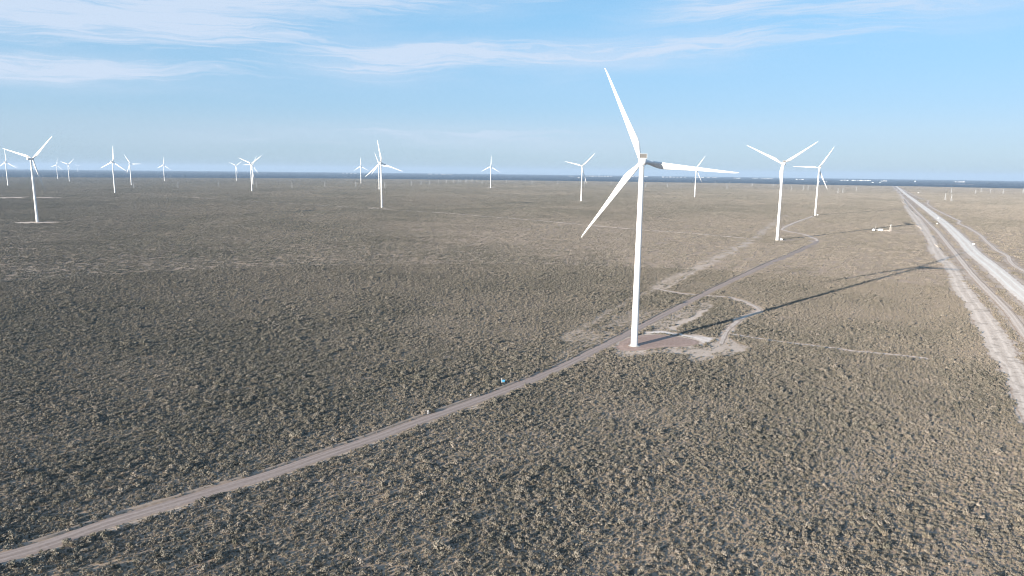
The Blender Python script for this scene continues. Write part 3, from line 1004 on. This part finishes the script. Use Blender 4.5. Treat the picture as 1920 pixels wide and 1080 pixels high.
for (azd, dist, ph, lab) in ((-32.2, 16500, 70, 'faint wind turbine on the horizon right of the two tiny far ones at left'),
                             (-35.7, 18500, 20, 'faint wind turbine on the horizon at far left, barely rising into the sky')):
    o = copy_tree(proto)
    x, y = dist * sin(radians(azd)), dist * cos(radians(azd))
    o.location = (x, y, tz(x, y)); o.rotation_euler = (0, 0, -radians(5)); set_phase(o, ph)
    tag(o, lab, 'wind turbine', 'wind turbines across the plain')

# cabinets by two tower feet
M_CAB = plain('cabinet_paint', (.74, .75, .74), .5)
for (bx, by, lab) in ((408 + 6.5, 1051 + 1, 'low pale cabinet at the foot of the turbine by the road bend'),
                      (748 + 6.5, 1697 + 2, 'low pale cabinet at the foot of the turbine with a level blade')):
    e = bpy.data.objects.new('equipment_cabinet', None); COL.objects.link(e)
    e.location = (bx, by, tz(bx, by)); tag(e, lab, 'cabinet', 'cabinets at turbine feet')
    MB().box((0, 0, 1.35), (3.4, 2.4, 2.3)).build('housing', M_CAB, e, bevel=.04)
    MB().box((0, 0, 2.6), (3.7, 2.7, .16)).build('roof', M_NAC, e, bevel=.03)
    MB().box((0, 0, .08), (4.2, 3.2, .22)).build('plinth', M_CONC, e)
    for s in (-1, 1):
        MB().box((s * .8, -1.22, 1.3), (1.45, .05, 1.9)).build('door', M_NAC, e)

# ================================================================ power pylons
M_GALV = plain('galvanised_steel', (.52, .53, .53), .5, metal=.2, var=.1)


def pylon_mesh():
    m = MB()
    H = 29.0; b0 = 2.6; b1 = .55
    def cr(h):
        w = b0 + (b1 - b0) * min(1, h / 20)
        return [Vector((sx * w, sy * w, h)) for sx, sy in ((-1, -1), (1, -1), (1, 1), (-1, 1))]
    hs = [0, 6, 11, 15, 18, 21, 24, H - 1]
    for a, b_ in zip(hs[:-1], hs[1:]):
        A = cr(a); B = cr(b_)
        for i in range(4):
            m.bar(A[i], B[i], .28)
            m.bar(A[i], B[(i + 1) % 4], .14); m.bar(B[i], A[(i + 1) % 4], .14)
    for h, w in ((21, 4.6), (25, 3.8)):
        for s in (-1, 1):
            m.bar((0, 0, h), (s * w, 0, h), .3); m.bar((0, 0, h + 1.6), (s * w, 0, h), .2)
            m.bar((s * w, 0, h), (s * w, 0, h - 1.8), .22)
    m.bar((0, 0, H - 1), (0, 0, H + 1), .25)
    return m


pyl0 = None
for i, (x, y) in enumerate(POLES):
    if pyl0 is None:
        pyl0 = o = pylon_mesh().build('power_pylon', M_GALV)
    else:
        o = pyl0.copy(); COL.objects.link(o)
    o.location = (x, y, tz(x, y) - .3)
    azd = math.degrees(atan2(x, y))
    o.rotation_euler = (0, 0, radians(25))
    rr = hypot(x, y)
    if rr > 5600 and azd < -20:
        lab, g = 'thin pale power pylon of the farthest row on the left, against the blue band', 'pylons of the far left row'
    elif azd < -10:
        lab, g = 'thin pale power pylon of the nearer row left of centre', 'pylons of the row left of centre'
    elif azd < 3:
        lab, g = 'thin pale power pylon of the close row running off behind the middle', 'pylons of the middle row'
    elif azd < 21:
        lab, g = 'thin pale power pylon behind the nearest and the bend turbines', 'pylons behind the large turbines'
    elif azd < 29.5:
        lab, g = 'thin pale power pylon between the level-blade turbine and the wide pale road', 'pylons left of the wide road'
    else:
        lab, g = 'thin pale power pylon standing right of the wide pale road', 'pylons right of the wide road'
    tag(o, lab, 'pylon', g)

# ================================================================ homestead
M_WALL = plain('white_wall', (.80, .79, .76), .8, var=.06)
M_ROOFS = plain('white_roof_sheet', (.78, .78, .77), .5, var=.05)
M_GLASS = plain('window_glass', (.05, .06, .07), .15)
M_WOOD = plain('weathered_wood', (.30, .24, .19), .9)
M_PINK = plain('pinkish_steel', (.62, .55, .50), .6)


def thing(name, x, y, lab, cat, rz=0.0, group=None, dz=0.0):
    e = bpy.data.objects.new(name, None); COL.objects.link(e)
    e.location = (x, y, tz(x, y) + dz); e.rotation_euler = (0, 0, rz)
    return tag(e, lab, cat, group)


hx, hy = O_HOUSE[0]
h = thing('house', hx, hy, 'small white flat-roofed house with a lean-to, beside the wide road far off', 'house', radians(-20))
MB().box((1.6, 0, 1.8), (6.4, 6.0, 3.6)).build('wall', M_WALL, h)
MB().box((1.6, 0, 3.72), (6.9, 6.5, .22)).build('roof', M_ROOFS, h)
MB().box((-3.6, .2, 2.75), (4.0, 5.2, .16)).build('lean_to_roof', M_ROOFS, h)
for sy in (-1, 1):
    MB().box((-5.3, .2 + sy * 2.3, 1.35), (.22, .22, 2.7)).build('post', M_WOOD, h)
MB().box((-2.2, .2, 1.2), (1.0, 4.6, 2.4)).build('shed_wall', M_WALL, h)
MB().box((2.6, -3.02, 1.9), (1.1, .08, 1.0)).build('window', M_GLASS, h)
MB().box((.2, -3.02, 1.05), (.95, .08, 2.05)).build('door', M_WOOD, h)
tx, ty = O_TANK[0]
t_ = thing('water_tank', tx, ty, 'round white water tank left of the small white house', 'tank')
MB().lathe([(2.5, 0), (2.5, 3.2), (2.3, 3.5), (.3, 4.1)], 28).build('shell', M_WALL, t_, True)
MB().lathe([(2.9, -.2), (2.9, .2)], 28).build('base', M_CONC, t_)
MB().lathe([(.35, 4.1), (.35, 4.35)], 12).build('lid', M_ROOFS, t_)
mx, my = O_MAST[0]
m_ = thing('radio_mast', mx, my, 'thin pale mast behind the small white house', 'mast')
MB().bar((0, 0, 0), (0, 0, 11), .28).build('pole', M_GALV, m_)
MB().bar((-1.1, 0, 10.2), (1.1, 0, 10.2), .12).bar((-.7, 0, 9.4), (.7, 0, 9.4), .1).build('antenna', M_GALV, m_)
wx_, wy_ = O_MILL[0]
w_ = thing('water_windmill', wx_, wy_, 'pale lattice windmill tower right of the small white house', 'windmill', .3)
m = MB()
for sx, sy in ((-1, -1), (1, -1), (1, 1), (-1, 1)):
    m.bar((sx * 1.5, sy * 1.5, 0), (sx * .3, sy * .3, 11), .3)
for h0 in (0, 3, 6, 8.5):
    f0 = 1.5 - 1.2 * h0 / 11; f1 = 1.5 - 1.2 * (h0 + 2.5) / 11
    for a, b_ in (((-1, -1), (1, -1)), ((1, -1), (1, 1)), ((1, 1), (-1, 1)), ((-1, 1), (-1, -1))):
        m.bar((a[0] * f0, a[1] * f0, h0), (b_[0] * f1, b_[1] * f1, h0 + 2.5), .14)
m.build('tower', M_PINK, w_)
m = MB()
for k in range(12):
    a = 2 * pi * k / 12
    m.bar((.35 * cos(a), -.9, 11.4 + .35 * sin(a)), (1.45 * cos(a), -.9, 11.4 + 1.45 * sin(a)), .3)
m.build('wheel', M_GALV, w_)
MB().box((0, 1.5, 11.5), (.08, 1.6, .9)).bar((0, -.8, 11.4), (0, 1.0, 11.4), .14).build('tail_vane', M_GALV, w_)
# corral: posts and rails
c_ = thing('corral_fence', (hx + wx_) / 2 + 1, (hy + wy_) / 2, 'low pale corral fence between the white house and the windmill tower', 'fence', radians(-20))
m = MB(); q = MB()
xs = [-6 + 2.0 * k for k in range(7)]; ys = [-5 + 2.5 * k for k in range(5)]
for x in xs:
    for y in (-5, 5): m.box((x, y, .8), (.2, .2, 1.9))
for y in ys[1:-1]:
    for x in (-6, 6): m.box((x, y, .8), (.2, .2, 1.9))
for zz in (.5, 1.1, 1.6):
    for y in (-5, 5): q.bar((-6, y - .16, zz), (6, y - .16, zz), .14)
    for x in (-6, 6): q.bar((x - .16, -5, zz), (x - .16, 5, zz), .14)
m.build('posts', M_PINK, c_)['kind'] = 'stuff'
q.build('rails', M_PINK, c_)['kind'] = 'stuff'

# ================================================================ small things by the roads
M_SIGNW = plain('sign_white', (.85, .85, .84), .4, var=.03)
M_BLUE = plain('sky_blue_plastic', (.07, .33, .56), .4, var=.08)
for (x, y), lab in zip(O_SIGNS, ('white road sign on the right edge of the wide pale road, farther of two',
                                 'white road sign on the right edge of the wide pale road, nearer of two',
                                 'white road sign on the left edge of the wide pale road')):
    s_ = thing('road_sign', x, y, lab, 'road sign', radians(-28), 'road signs along the wide road')
    MB().box((0, 0, 2.6), (2.4, .08, 1.5)).build('panel', M_SIGNW, s_, bevel=.02)
    for sx in (-1, 1):
        MB().box((sx * .8, .1, 1.2), (.14, .14, 3.4)).build('post', M_GALV, s_)
bx, by = O_BLUE[0]
b_ = thing('blue_signboard', bx, by, 'small sky-blue signboard on a grey post in the scrub beside the service road', 'sign', radians(8))
MB().bar((-.75, 0, -.2), (-.75, 0, 2.9), .30).build('post', M_GALV, b_)
MB().bar((.85, 0, -.2), (.85, 0, 1.4), .12).build('post', M_GALV, b_)
MB().box((.25, -.12, 1.3), (1.55, .10, 1.45)).build('panel', M_BLUE, b_, bevel=.02)
MB().box((.6, -.2, .35), (1.0, .06, .30)).build('lower_panel', M_SIGNW, b_)
sx_, sy_ = O_STAKE[0]
k_ = thing('marker_post', sx_, sy_, 'short pale marker post in front of the round yellowish bush by the service road', 'post')
MB().bar((0, 0, -.2), (.1, 0, 1.9), .28).build('post', M_SIGNW, k_)
MB().box((.1, 0, 1.95), (.36, .36, .1)).build('cap', M_SIGNW, k_)
sx_, sy_ = O_WHITE[0]
b = bmesh.new(); bmesh.ops.create_icosphere(b, subdivisions=2, radius=.55)
for v in b.verts:
    v.co *= 1 + .28 * (float(vnoise(v.co.x * 3 + 5, v.co.y * 3 + v.co.z * 2, 5)) - .5) * 2
    v.co.z *= .75
me = bpy.data.meshes.new('white_stone'); b.to_mesh(me); b.free(); me.materials.append(M_SIGNW)
o = bpy.data.objects.new('white_stone', me); COL.objects.link(o); o.location = (sx_, sy_, .3)
tag(o, 'small white painted stone at the edge of the scrub beside the service road', 'stone')

# ================================================================ the town along the horizon
M_TOWN = plain('pale_render', (.62, .61, .59), .8, var=.1, scale=.05)


def far_point(px_az, dist):
    return dist * sin(px_az), dist * cos(px_az)


def building(azr, dist, w, h, d, lab, group):
    x, y = far_point(azr, dist)
    e = bpy.data.objects.new('town_building', None); COL.objects.link(e)
    e.location = (x, y, tz(x, y) - 1); e.rotation_euler = (0, 0, -azr)
    tag(e, lab, 'building', group)
    m = MB(); m.box((0, 0, h / 2), (w, d, h))
    m.build('wall', M_TOWN, e)
    b1 = len([1])
    g = MB()
    v0 = [(-w / 2 - 1, -d / 2 - 1, h), (w / 2 + 1, -d / 2 - 1, h), (w / 2 + 1, d / 2 + 1, h), (-w / 2 - 1, d / 2 + 1, h), (-w / 2 - 1, 0, h + d * .09), (w / 2 + 1, 0, h + d * .09)]
    mesh_obj('roof', v0, [(0, 1, 5, 4), (3, 4, 5, 2), (0, 4, 3), (1, 2, 5), (0, 3, 2, 1)], M_TOWN, e)


def px_az(x):
    a = (x - 960) / 1280; b_ = 205 / 1280
    return atan2(cos(r) * a - sin(r) * b_, sin(r) * sin(p) * a + cos(r) * sin(p) * b_ + cos(p))


TOWN = [(1066, 1076, 3, 17500), (1097, 1148, 9, 19000), (1180, 1215, 4, 20000), (1240, 1287, 7, 19000), (1300, 1345, 4, 20000), (1375, 1388, 3, 17500), (1409, 1422, 3, 17500),
        (1425, 1450, 4, 17500), (1491, 1508, 3, 16500), (1576, 1592, 3, 15500), (1597, 1611, 3, 15500), (1612, 1634, 5, 15500),
        (1652, 1664, 3, 15000), (1714, 1719, 1, 16000), (1790, 1810, 4, 16000), (640, 670, 4, 21000), (800, 850, 4, 21000)]
for (xa, xb, n, dist) in TOWN:
    side = 'left of the nearest turbine' if xb < 1180 else ('between the nearest turbine and the road bend turbine' if xb < 1460 else
           ('between the level-blade turbine and the wide road' if xb < 1690 else 'right of the wide road'))
    if xb < 900: side = 'left of centre'
    for k in range(n):
        f = (k + .5) / n
        az_ = px_az(xa + (xb - xa) * f)
        w = (xb - xa) / n / 1280 * dist * random.uniform(.35, .9)
        building(az_, dist + random.uniform(-300, 300), w, random.uniform(8, 15), random.uniform(20, 40),
                 'long white town building on the horizon ' + side, 'town buildings on the horizon ' + side)
for (xx, dist, w) in ((1085, 12500, 40), (1536, 11200, 26), (1550, 11500, 16), (1637, 11500, 26), (1651, 11300, 22), (1725, 4600, 8)):
    building(px_az(xx), dist, w, 9 if dist > 5000 else 5, 12 if dist > 5000 else 7, 'small white building alone in front of the distant blue plain' if dist > 5000 else 'small white building at the start of a pale cross track right of the wide road',
             'lone white buildings before the blue plain' if dist > 5000 else 'farm buildings right of the road')


# ================================================================ shrubs
def shrub_arrays(seed, w, h, n, leaf, lobes=4, spiky=0.0):
    g = np.random.default_rng(seed)
    V = []; F = []
    L = []
    for k in range(lobes):
        a = g.uniform(0, 2 * pi); d = g.uniform(.12, .55) * w / 2
        L.append((d * cos(a), d * sin(a), g.uniform(.30, .5) * h, g.uniform(.42, .66) * w / 2, g.uniform(.45, .62) * h))
    for i in range(n):
        lx, ly, lz, lr, lh = L[g.integers(lobes)]
        while True:
            q = g.normal(size=3); q /= np.linalg.norm(q)
            if q[2] > -.55: break
        rad = g.uniform(.62, 1.0) ** .6
        c = np.array([lx + q[0] * lr * rad, ly + q[1] * lr * rad, max(.05 * h, lz + q[2] * lh * rad)])
        nrm = q + g.normal(size=3) * .38; nrm /= np.linalg.norm(nrm)
        u = np.cross(nrm, g.normal(size=3)); u /= np.linalg.norm(u); v = np.cross(nrm, u)
        if spiky:
            v = np.array([q[0] * .5, q[1] * .5, 1.0]); v /= np.linalg.norm(v); u = np.cross(v, g.normal(size=3)); u /= np.linalg.norm(u)
            s = leaf * g.uniform(.7, 1.3); b = len(V)
            V += [c - u * s * .16, c + u * s * .16, c + v * s]; F.append((b, b + 1, b + 2)); continue
        s = leaf * g.uniform(.6, 1.35); b = len(V)
        V += [c - u * s, c - v * s * .7, c + u * s, c + v * s * .7]
        F += [(b, b + 1, b + 2), (b, b + 2, b + 3)]
    return V, F


def shrub_obj(name, seed, w, h, n, leaf, lobes=4, spiky=0.0, mat=None):
    V, F = shrub_arrays(seed, w, h, n, leaf, lobes, spiky)
    if not spiky:                                         # a few bare stems
        g = np.random.default_rng(seed + 99); m = MB()
        for k in range(5):
            a = g.uniform(0, 2 * pi); m.bar((0, 0, 0), (cos(a) * w * .3, sin(a) * w * .3, h * .6), .05)
        b = len(V); V = V + [np.array(q) for q in m.v]; nf = len(F)
        for f in m.f: F += [(b + f[0], b + f[1], b + f[2]), (b + f[0], b + f[2], b + f[3])]
        o = mesh_obj(name, V, F, [mat or M_LEAF, M_TWIG], link=False)
        for p_ in o.data.polygons[nf:]: p_.material_index = 1
        return o
    return mesh_obj(name, V, F, [mat or M_GRASS], link=False)


def clump_obj(name, seed, n=11, size=7.0, leaves=22, leaf=.36):
    g = np.random.default_rng(seed)
    V = []; F = []
    for k in range(n):
        w = g.uniform(1.3, 2.5); h = g.uniform(.55, 1.1)
        v, f = shrub_arrays(seed * 50 + k, w, h, leaves, leaf, 3)
        ox, oy = g.uniform(-size / 2, size / 2, 2); b = len(V)
        V += [q + np.array([ox, oy, 0]) for q in v]; F += [tuple(b + i for i in t) for t in f]
    return mesh_obj(name, V, F, [M_LEAF], link=False)


KIT = bpy.data.collections.new('shrub_kit')
protos = []
specs = [(1.9, 1.05, 120), (2.3, 1.25, 140), (1.5, .85, 100), (2.6, 1.1, 150), (1.7, 1.25, 110), (1.3, .7, 90), (2.1, .9, 120), (2.9, 1.5, 170)]
for k, (w, hh, n) in enumerate(specs):
    o = shrub_obj('desert_shrub_%s' % 'abcdefgh'[k], 100 + k, w, hh, n, .17, 4 + k % 3)
    KIT.objects.link(o); protos.append(o)
for k in range(3):
    o = shrub_obj('grass_tussock_%s' % 'abc'[k], 300 + k, 1.0 + .2 * k, .55, 70, .5, 3, 1.0)
    KIT.objects.link(o); protos.append(o)
for k in range(5):
    o = clump_obj('scrub_clump_%s' % 'abcde'[k], 400 + k)
    KIT.objects.link(o); protos.append(o)
for k in range(4):
    o = clump_obj('scrub_patch_%s' % 'abcd'[k], 500 + k, 85, 21.0, 9, .55)
    KIT.objects.link(o); protos.append(o)
NAMES = sorted(o.name for o in protos)
IDX = {n: i for i, n in enumerate(NAMES)}
I_SH = np.array([IDX['desert_shrub_' + c] for c in 'abcdefgh'])
I_GR = np.array([IDX['grass_tussock_' + c] for c in 'abc'])
I_PA = np.array([IDX['scrub_patch_' + c] for c in 'abcd'])
I_CL = np.array([IDX['scrub_clump_' + c] for c in 'abcde'])


def block_field(x, y, margin):
    blk = np.zeros(x.shape, bool)
    for k in ('SERVICE', 'ACCESS', 'BRANCH', 'WIDE', 'TRACK', 'WIGGLE', 'LOOP', 'HOME', 'HOME2', 'THIN', 'LONG'):
        extra = .2 if k in ('THIN', 'LONG') else (.45 if k == 'SERVICE' else .9)
        blk |= seg_dist(x, y, HARD[k]) < WIDTHS[k] / 2 + margin * extra
    blk |= in_poly(x, y, P_PAD) & (vnoise(x * 3.1, y * 3.1, 77) < .985)
    for (a, b, _, _) in TURB:
        blk |= np.hypot(x - a, y - b) < 6.5
    return blk


def scatter(r0, r1, azl, sp, seed):
    g = np.random.default_rng(seed)
    X = r1 * sin(radians(azl)) * 1.02
    gx = np.arange(-X, X, sp); gy = np.arange(r0 * cos(radians(azl)), r1, sp)
    x, y = np.meshgrid(gx, gy); x = x.ravel(); y = y.ravel()
    rr = np.hypot(x, y); az = np.degrees(np.arctan2(x, y))
    m = (rr > r0) & (rr < r1) & (np.abs(az) < azl)
    x = x[m]; y = y[m]
    x = x + g.uniform(-.5, .5, x.size) * sp * 1.15; y = y + g.uniform(-.5, .5, y.size) * sp * 1.15
    return x, y, g


def build_scrub():
    ox, oy, osx, oidx, otint, odry, orot, oz = [], [], [], [], [], [], [], []
    # nearer: shrub by shrub
    x, y, g = scatter(140, 760, 43, 0.98, 5)
    bare = bare_field(x, y); dry = dry_light_field(x, y)
    gaps = fbm(x, y, 7, 80, 3)
    keep = (g.random(x.size) > bare * 1.12) & ~block_field(x, y, 1.0)
    keep &= (gaps > .30) | (g.random(x.size) < .7)
    thin = np.clip((dry - .55) * .5, 0, .2)
    keep &= g.random(x.size) > thin
    x, y, bare, dry = x[keep], y[keep], bare[keep], dry[keep]
    n = x.size
    isg = g.random(n) < .10 + .30 * dry + .5 * bare
    idx = np.where(isg, I_GR[g.integers(0, 3, n)], I_SH[g.integers(0, 8, n)])
    # taller shrubs in drifts
    drift = fbm(x, y, 26, 120, 3)
    s = np.clip(g.lognormal(-.50, .36, n), .32, 1.45) * (.92 + .22 * np.clip((drift - .4) * 3, 0, 1)) * (1 - .25 * dry) * (1 - .35 * bare)
    s = s * np.where(g.random(n) < .035, 1.6, 1.0)
    # along the service road the runoff feeds bigger bushes
    ds = seg_dist(x, y, HARD['SERVICE'])
    s = s * np.where((ds < 9) & (g.random(n) < .6), 1.25, 1.0)
    dr = np.clip(dry * .5 + g.normal(0, .18, n) + np.where(g.random(n) < .03, .4, 0), 0, 1)
    dr = np.where((ds < 8) & (g.random(n) < .25), .6, dr)
    ti = np.clip(fbm(x, y, 40, 150, 3) * .3 + g.normal(.33, .30, n), 0, 1)
    A = [x, y, s, idx, ti, dr]
    # farther: clumps of shrubs
    x, y, g = scatter(752, 2500, 42, 6.2, 6)
    bare = bare_field(x, y); dry = dry_light_field(x, y)
    keep = (g.random(x.size) > bare * 1.1) & ~block_field(x, y, 4.2)
    rr = np.hypot(x, y)
    keep &= g.random(x.size) > np.clip((dry - .5) * .6, 0, .3)
    
    x, y, bare, dry = x[keep], y[keep], bare[keep], dry[keep]
    n = x.size
    idx = I_CL[g.integers(0, 5, n)]
    s = g.uniform(.85, 1.15, n) * (1 - .15 * dry)
    dr = np.clip(dry * .55 + g.normal(0, .16, n), 0, 1)
    ti = np.clip(fbm(x, y, 90, 150, 3) * .6 + g.normal(.2, .22, n), 0, 1)
    near_n = len(A[0])
    far_parts = [(x, y, s, idx, ti, dr)]
    for (ra, rb, sp, sc) in ((2490, 4800, 19.0, 1.0), (4780, 8300, 36.0, 1.9)):
        fx, fy, g = scatter(ra, rb, 41, sp, 9 + int(sp))
        fb = bare_field(fx, fy); fd = dry_light_field(fx, fy)
        k_ = (g.random(fx.size) > fb) & ~block_field(fx, fy, 11.0 * sc) & (g.random(fx.size) > .04)
        fx, fy, fd = fx[k_], fy[k_], fd[k_]; m_ = fx.size
        far_parts.append((fx, fy, g.uniform(.95, 1.1, m_) * sc, I_PA[g.integers(0, 4, m_)],
                          np.clip(fbm(fx, fy, 220, 150, 3) * .6 + g.normal(.2, .15, m_), 0, 1), np.clip(fd * .55 + g.normal(0, .10, m_), 0, 1)))
    x, y, s, idx, ti, dr = [np.concatenate([q[i] for q in far_parts]) for i in range(6)]
    X = np.concatenate([A[0], x]); Y = np.concatenate([A[1], y]); S = np.concatenate([A[2], s]); I = np.concatenate([A[3], idx])
    TI = np.concatenate([A[4], ti]); DR = np.concatenate([A[5], dr])
    Z = terrain(X, Y) - .04
    ROT = g.uniform(0, 2 * pi, X.size)
    SZ = np.where(S > 1.7, 1.0, 1.0) * S * g.uniform(.8, 1.2, X.size)
    SZ = np.where(np.isin(I, I_PA) & (S > 1.5), S * .6, SZ)
    # in view of the camera, the 300 nearest become objects of their own
    R_ = np.array(cam.matrix_world.to_3x3()).T
    Pc = (np.stack([X, Y, Z - 110.0], 1)) @ R_.T
    u = Pc[:, 0] / -Pc[:, 2] * 1280 + 960; v = 540 - Pc[:, 1] / -Pc[:, 2] * 1280
    vis = (u > 4) & (u < 1916) & (v < 1074) & (np.arange(X.size) < near_n) & (I >= I_SH.min()) & (I <= I_SH.max())
    size = np.where(vis, S / np.linalg.norm(Pc, axis=1) * np.array([specs[i - I_SH[0]][0] if I_SH[0] <= i <= I_SH[-1] else 0 for i in I]), 0)
    top = np.argsort(-size)[:300]
    byname = {o.name: o for o in protos}
    first = {}
    for k in top:
        src = byname[NAMES[I[k]]]
        o = bpy.data.objects.new('desert_shrub', src.data); COL.objects.link(o)
        o.location = (X[k], Y[k], Z[k]); o.rotation_euler = (0, 0, ROT[k]); o.scale = (S[k], S[k], SZ[k])
        o['tint'] = float(TI[k]); o['dryness'] = float(DR[k])
        if v[k] > 900 and u[k] < 640: lab, g_ = 'large grey-green desert shrub in the scrub near the bottom left of the photo', 'large shrubs at the bottom left'
        elif u[k] < 640: lab, g_ = 'large grey-green desert shrub in the scrub on the left, above the service road', 'large shrubs on the left'
        elif u[k] < 1280: lab, g_ = 'large grey-green desert shrub in the scrub below the service road, middle of the photo', 'large shrubs in the lower middle'
        else: lab, g_ = 'large grey-green desert shrub in the scrub near the bottom right of the photo', 'large shrubs at the bottom right'
        tone = 'straw-toned' if DR[k] > .45 else ('dark grey-green' if TI[k] < .3 else ('pale grey-green' if TI[k] > .62 else 'grey-green'))
        lab = lab.replace('large grey-green', ('broad ' if S[k] > 1.15 else 'rounded ') + tone)
        tag(o, lab, 'shrub', g_)
    mask = np.ones(X.size, bool); mask[top] = False
    X, Y, Z, S, SZ, I, TI, DR, ROT = [a[mask] for a in (X, Y, Z, S, SZ, I, TI, DR, ROT)]
    me = bpy.data.meshes.new('scrubland')
    me.vertices.add(X.size)
    me.vertices.foreach_set('co', np.stack([X, Y, Z], 1).astype(np.float32).ravel())
    a = me.attributes.new('idx', 'INT', 'POINT'); a.data.foreach_set('value', I.astype(np.int32))
    for nm, arr in (('tint', TI), ('dryness', DR)):
        a = me.attributes.new(nm, 'FLOAT', 'POINT'); a.data.foreach_set('value', arr.astype(np.float32))
    a = me.attributes.new('rot', 'FLOAT_VECTOR', 'POINT'); a.data.foreach_set('vector', np.stack([ROT * 0, ROT * 0, ROT], 1).astype(np.float32).ravel())
    a = me.attributes.new('scl', 'FLOAT_VECTOR', 'POINT'); a.data.foreach_set('vector', np.stack([S, S, SZ], 1).astype(np.float32).ravel())
    o = bpy.data.objects.new('scrubland', me); COL.objects.link(o)
    tag(o, 'low grey-green desert scrub covering the whole plain', 'scrub', kind='stuff')
    ng = bpy.data.node_groups.new('scatter', 'GeometryNodeTree')
    ng.interface.new_socket('Geometry', in_out='INPUT', socket_type='NodeSocketGeometry')
    ng.interface.new_socket('Geometry', in_out='OUTPUT', socket_type='NodeSocketGeometry')
    gi = ng.nodes.new('NodeGroupInput'); go = ng.nodes.new('NodeGroupOutput')
    ip = ng.nodes.new('GeometryNodeInstanceOnPoints')
    ci = ng.nodes.new('GeometryNodeCollectionInfo')
    ci.inputs['Collection'].default_value = KIT
    ci.inputs['Separate Children'].default_value = True
    ci.inputs['Reset Children'].default_value = True
    def na(nm, dt):
        n_ = ng.nodes.new('GeometryNodeInputNamedAttribute'); n_.data_type = dt; n_.inputs['Name'].default_value = nm
        return [s for s in n_.outputs if s.enabled and s.name == 'Attribute'][0]
    L = ng.links
    L.new(gi.outputs[0], ip.inputs['Points']); L.new(ci.outputs[0], ip.inputs['Instance'])
    ip.inputs['Pick Instance'].default_value = True
    L.new(na('idx', 'INT'), ip.inputs['Instance Index'])
    L.new(na('rot', 'FLOAT_VECTOR'), ip.inputs['Rotation'])
    L.new(na('scl', 'FLOAT_VECTOR'), ip.inputs['Scale'])
    L.new(ip.outputs[0], go.inputs[0])
    md = o.modifiers.new('scatter', 'NODES'); md.node_group = ng
    print('shrubs', X.size, 'near', near_n)


build_scrub()

# bushes along the service road that stand out
def bush(name, x, y, seed, w, h, dry, tint, lab, cat='bush', n=420, group=None):
    o = shrub_obj(name, seed, w, h, n, .17, 7)
    COL.objects.link(o); o.location = (x, y, tz(x, y) - .05)
    o['tint'] = tint; o['dryness'] = dry
    tag(o, lab, cat, group)


bx, by = O_BUSH[0]
bush('yellow_bush', bx - .3, by + .6, 901, 3.4, 2.5, .85, .9, 'round yellowish bush taller than the scrub, beside the service road behind a pale post')
bush('green_bush', bx + 3.2, by + 2.6, 902, 3.0, 2.0, .05, .2, 'dark green bush touching the round yellowish bush beside the service road')

# ================================================================ air
hz = bpy.data.materials.new('hazy_air'); hz.use_nodes = True
t = NT(hz.node_tree); t.n.clear()
out = t.add('ShaderNodeOutputMaterial'); pv = t.add('ShaderNodeVolumePrincipled')
pv.inputs['Color'].default_value = HAZE_COL
pv.inputs['Density'].default_value = HAZE_D
pv.inputs['Anisotropy'].default_value = 0.0
t.l.new(pv.outputs[0], out.inputs['Volume'])
m = MB(); m.box((0, 0, 35.0), (90000, 90000, 330.0))
o = m.build('haze', hz)
tag(o, kind='stuff')
o['label'] = 'thin bluish haze over the plain'
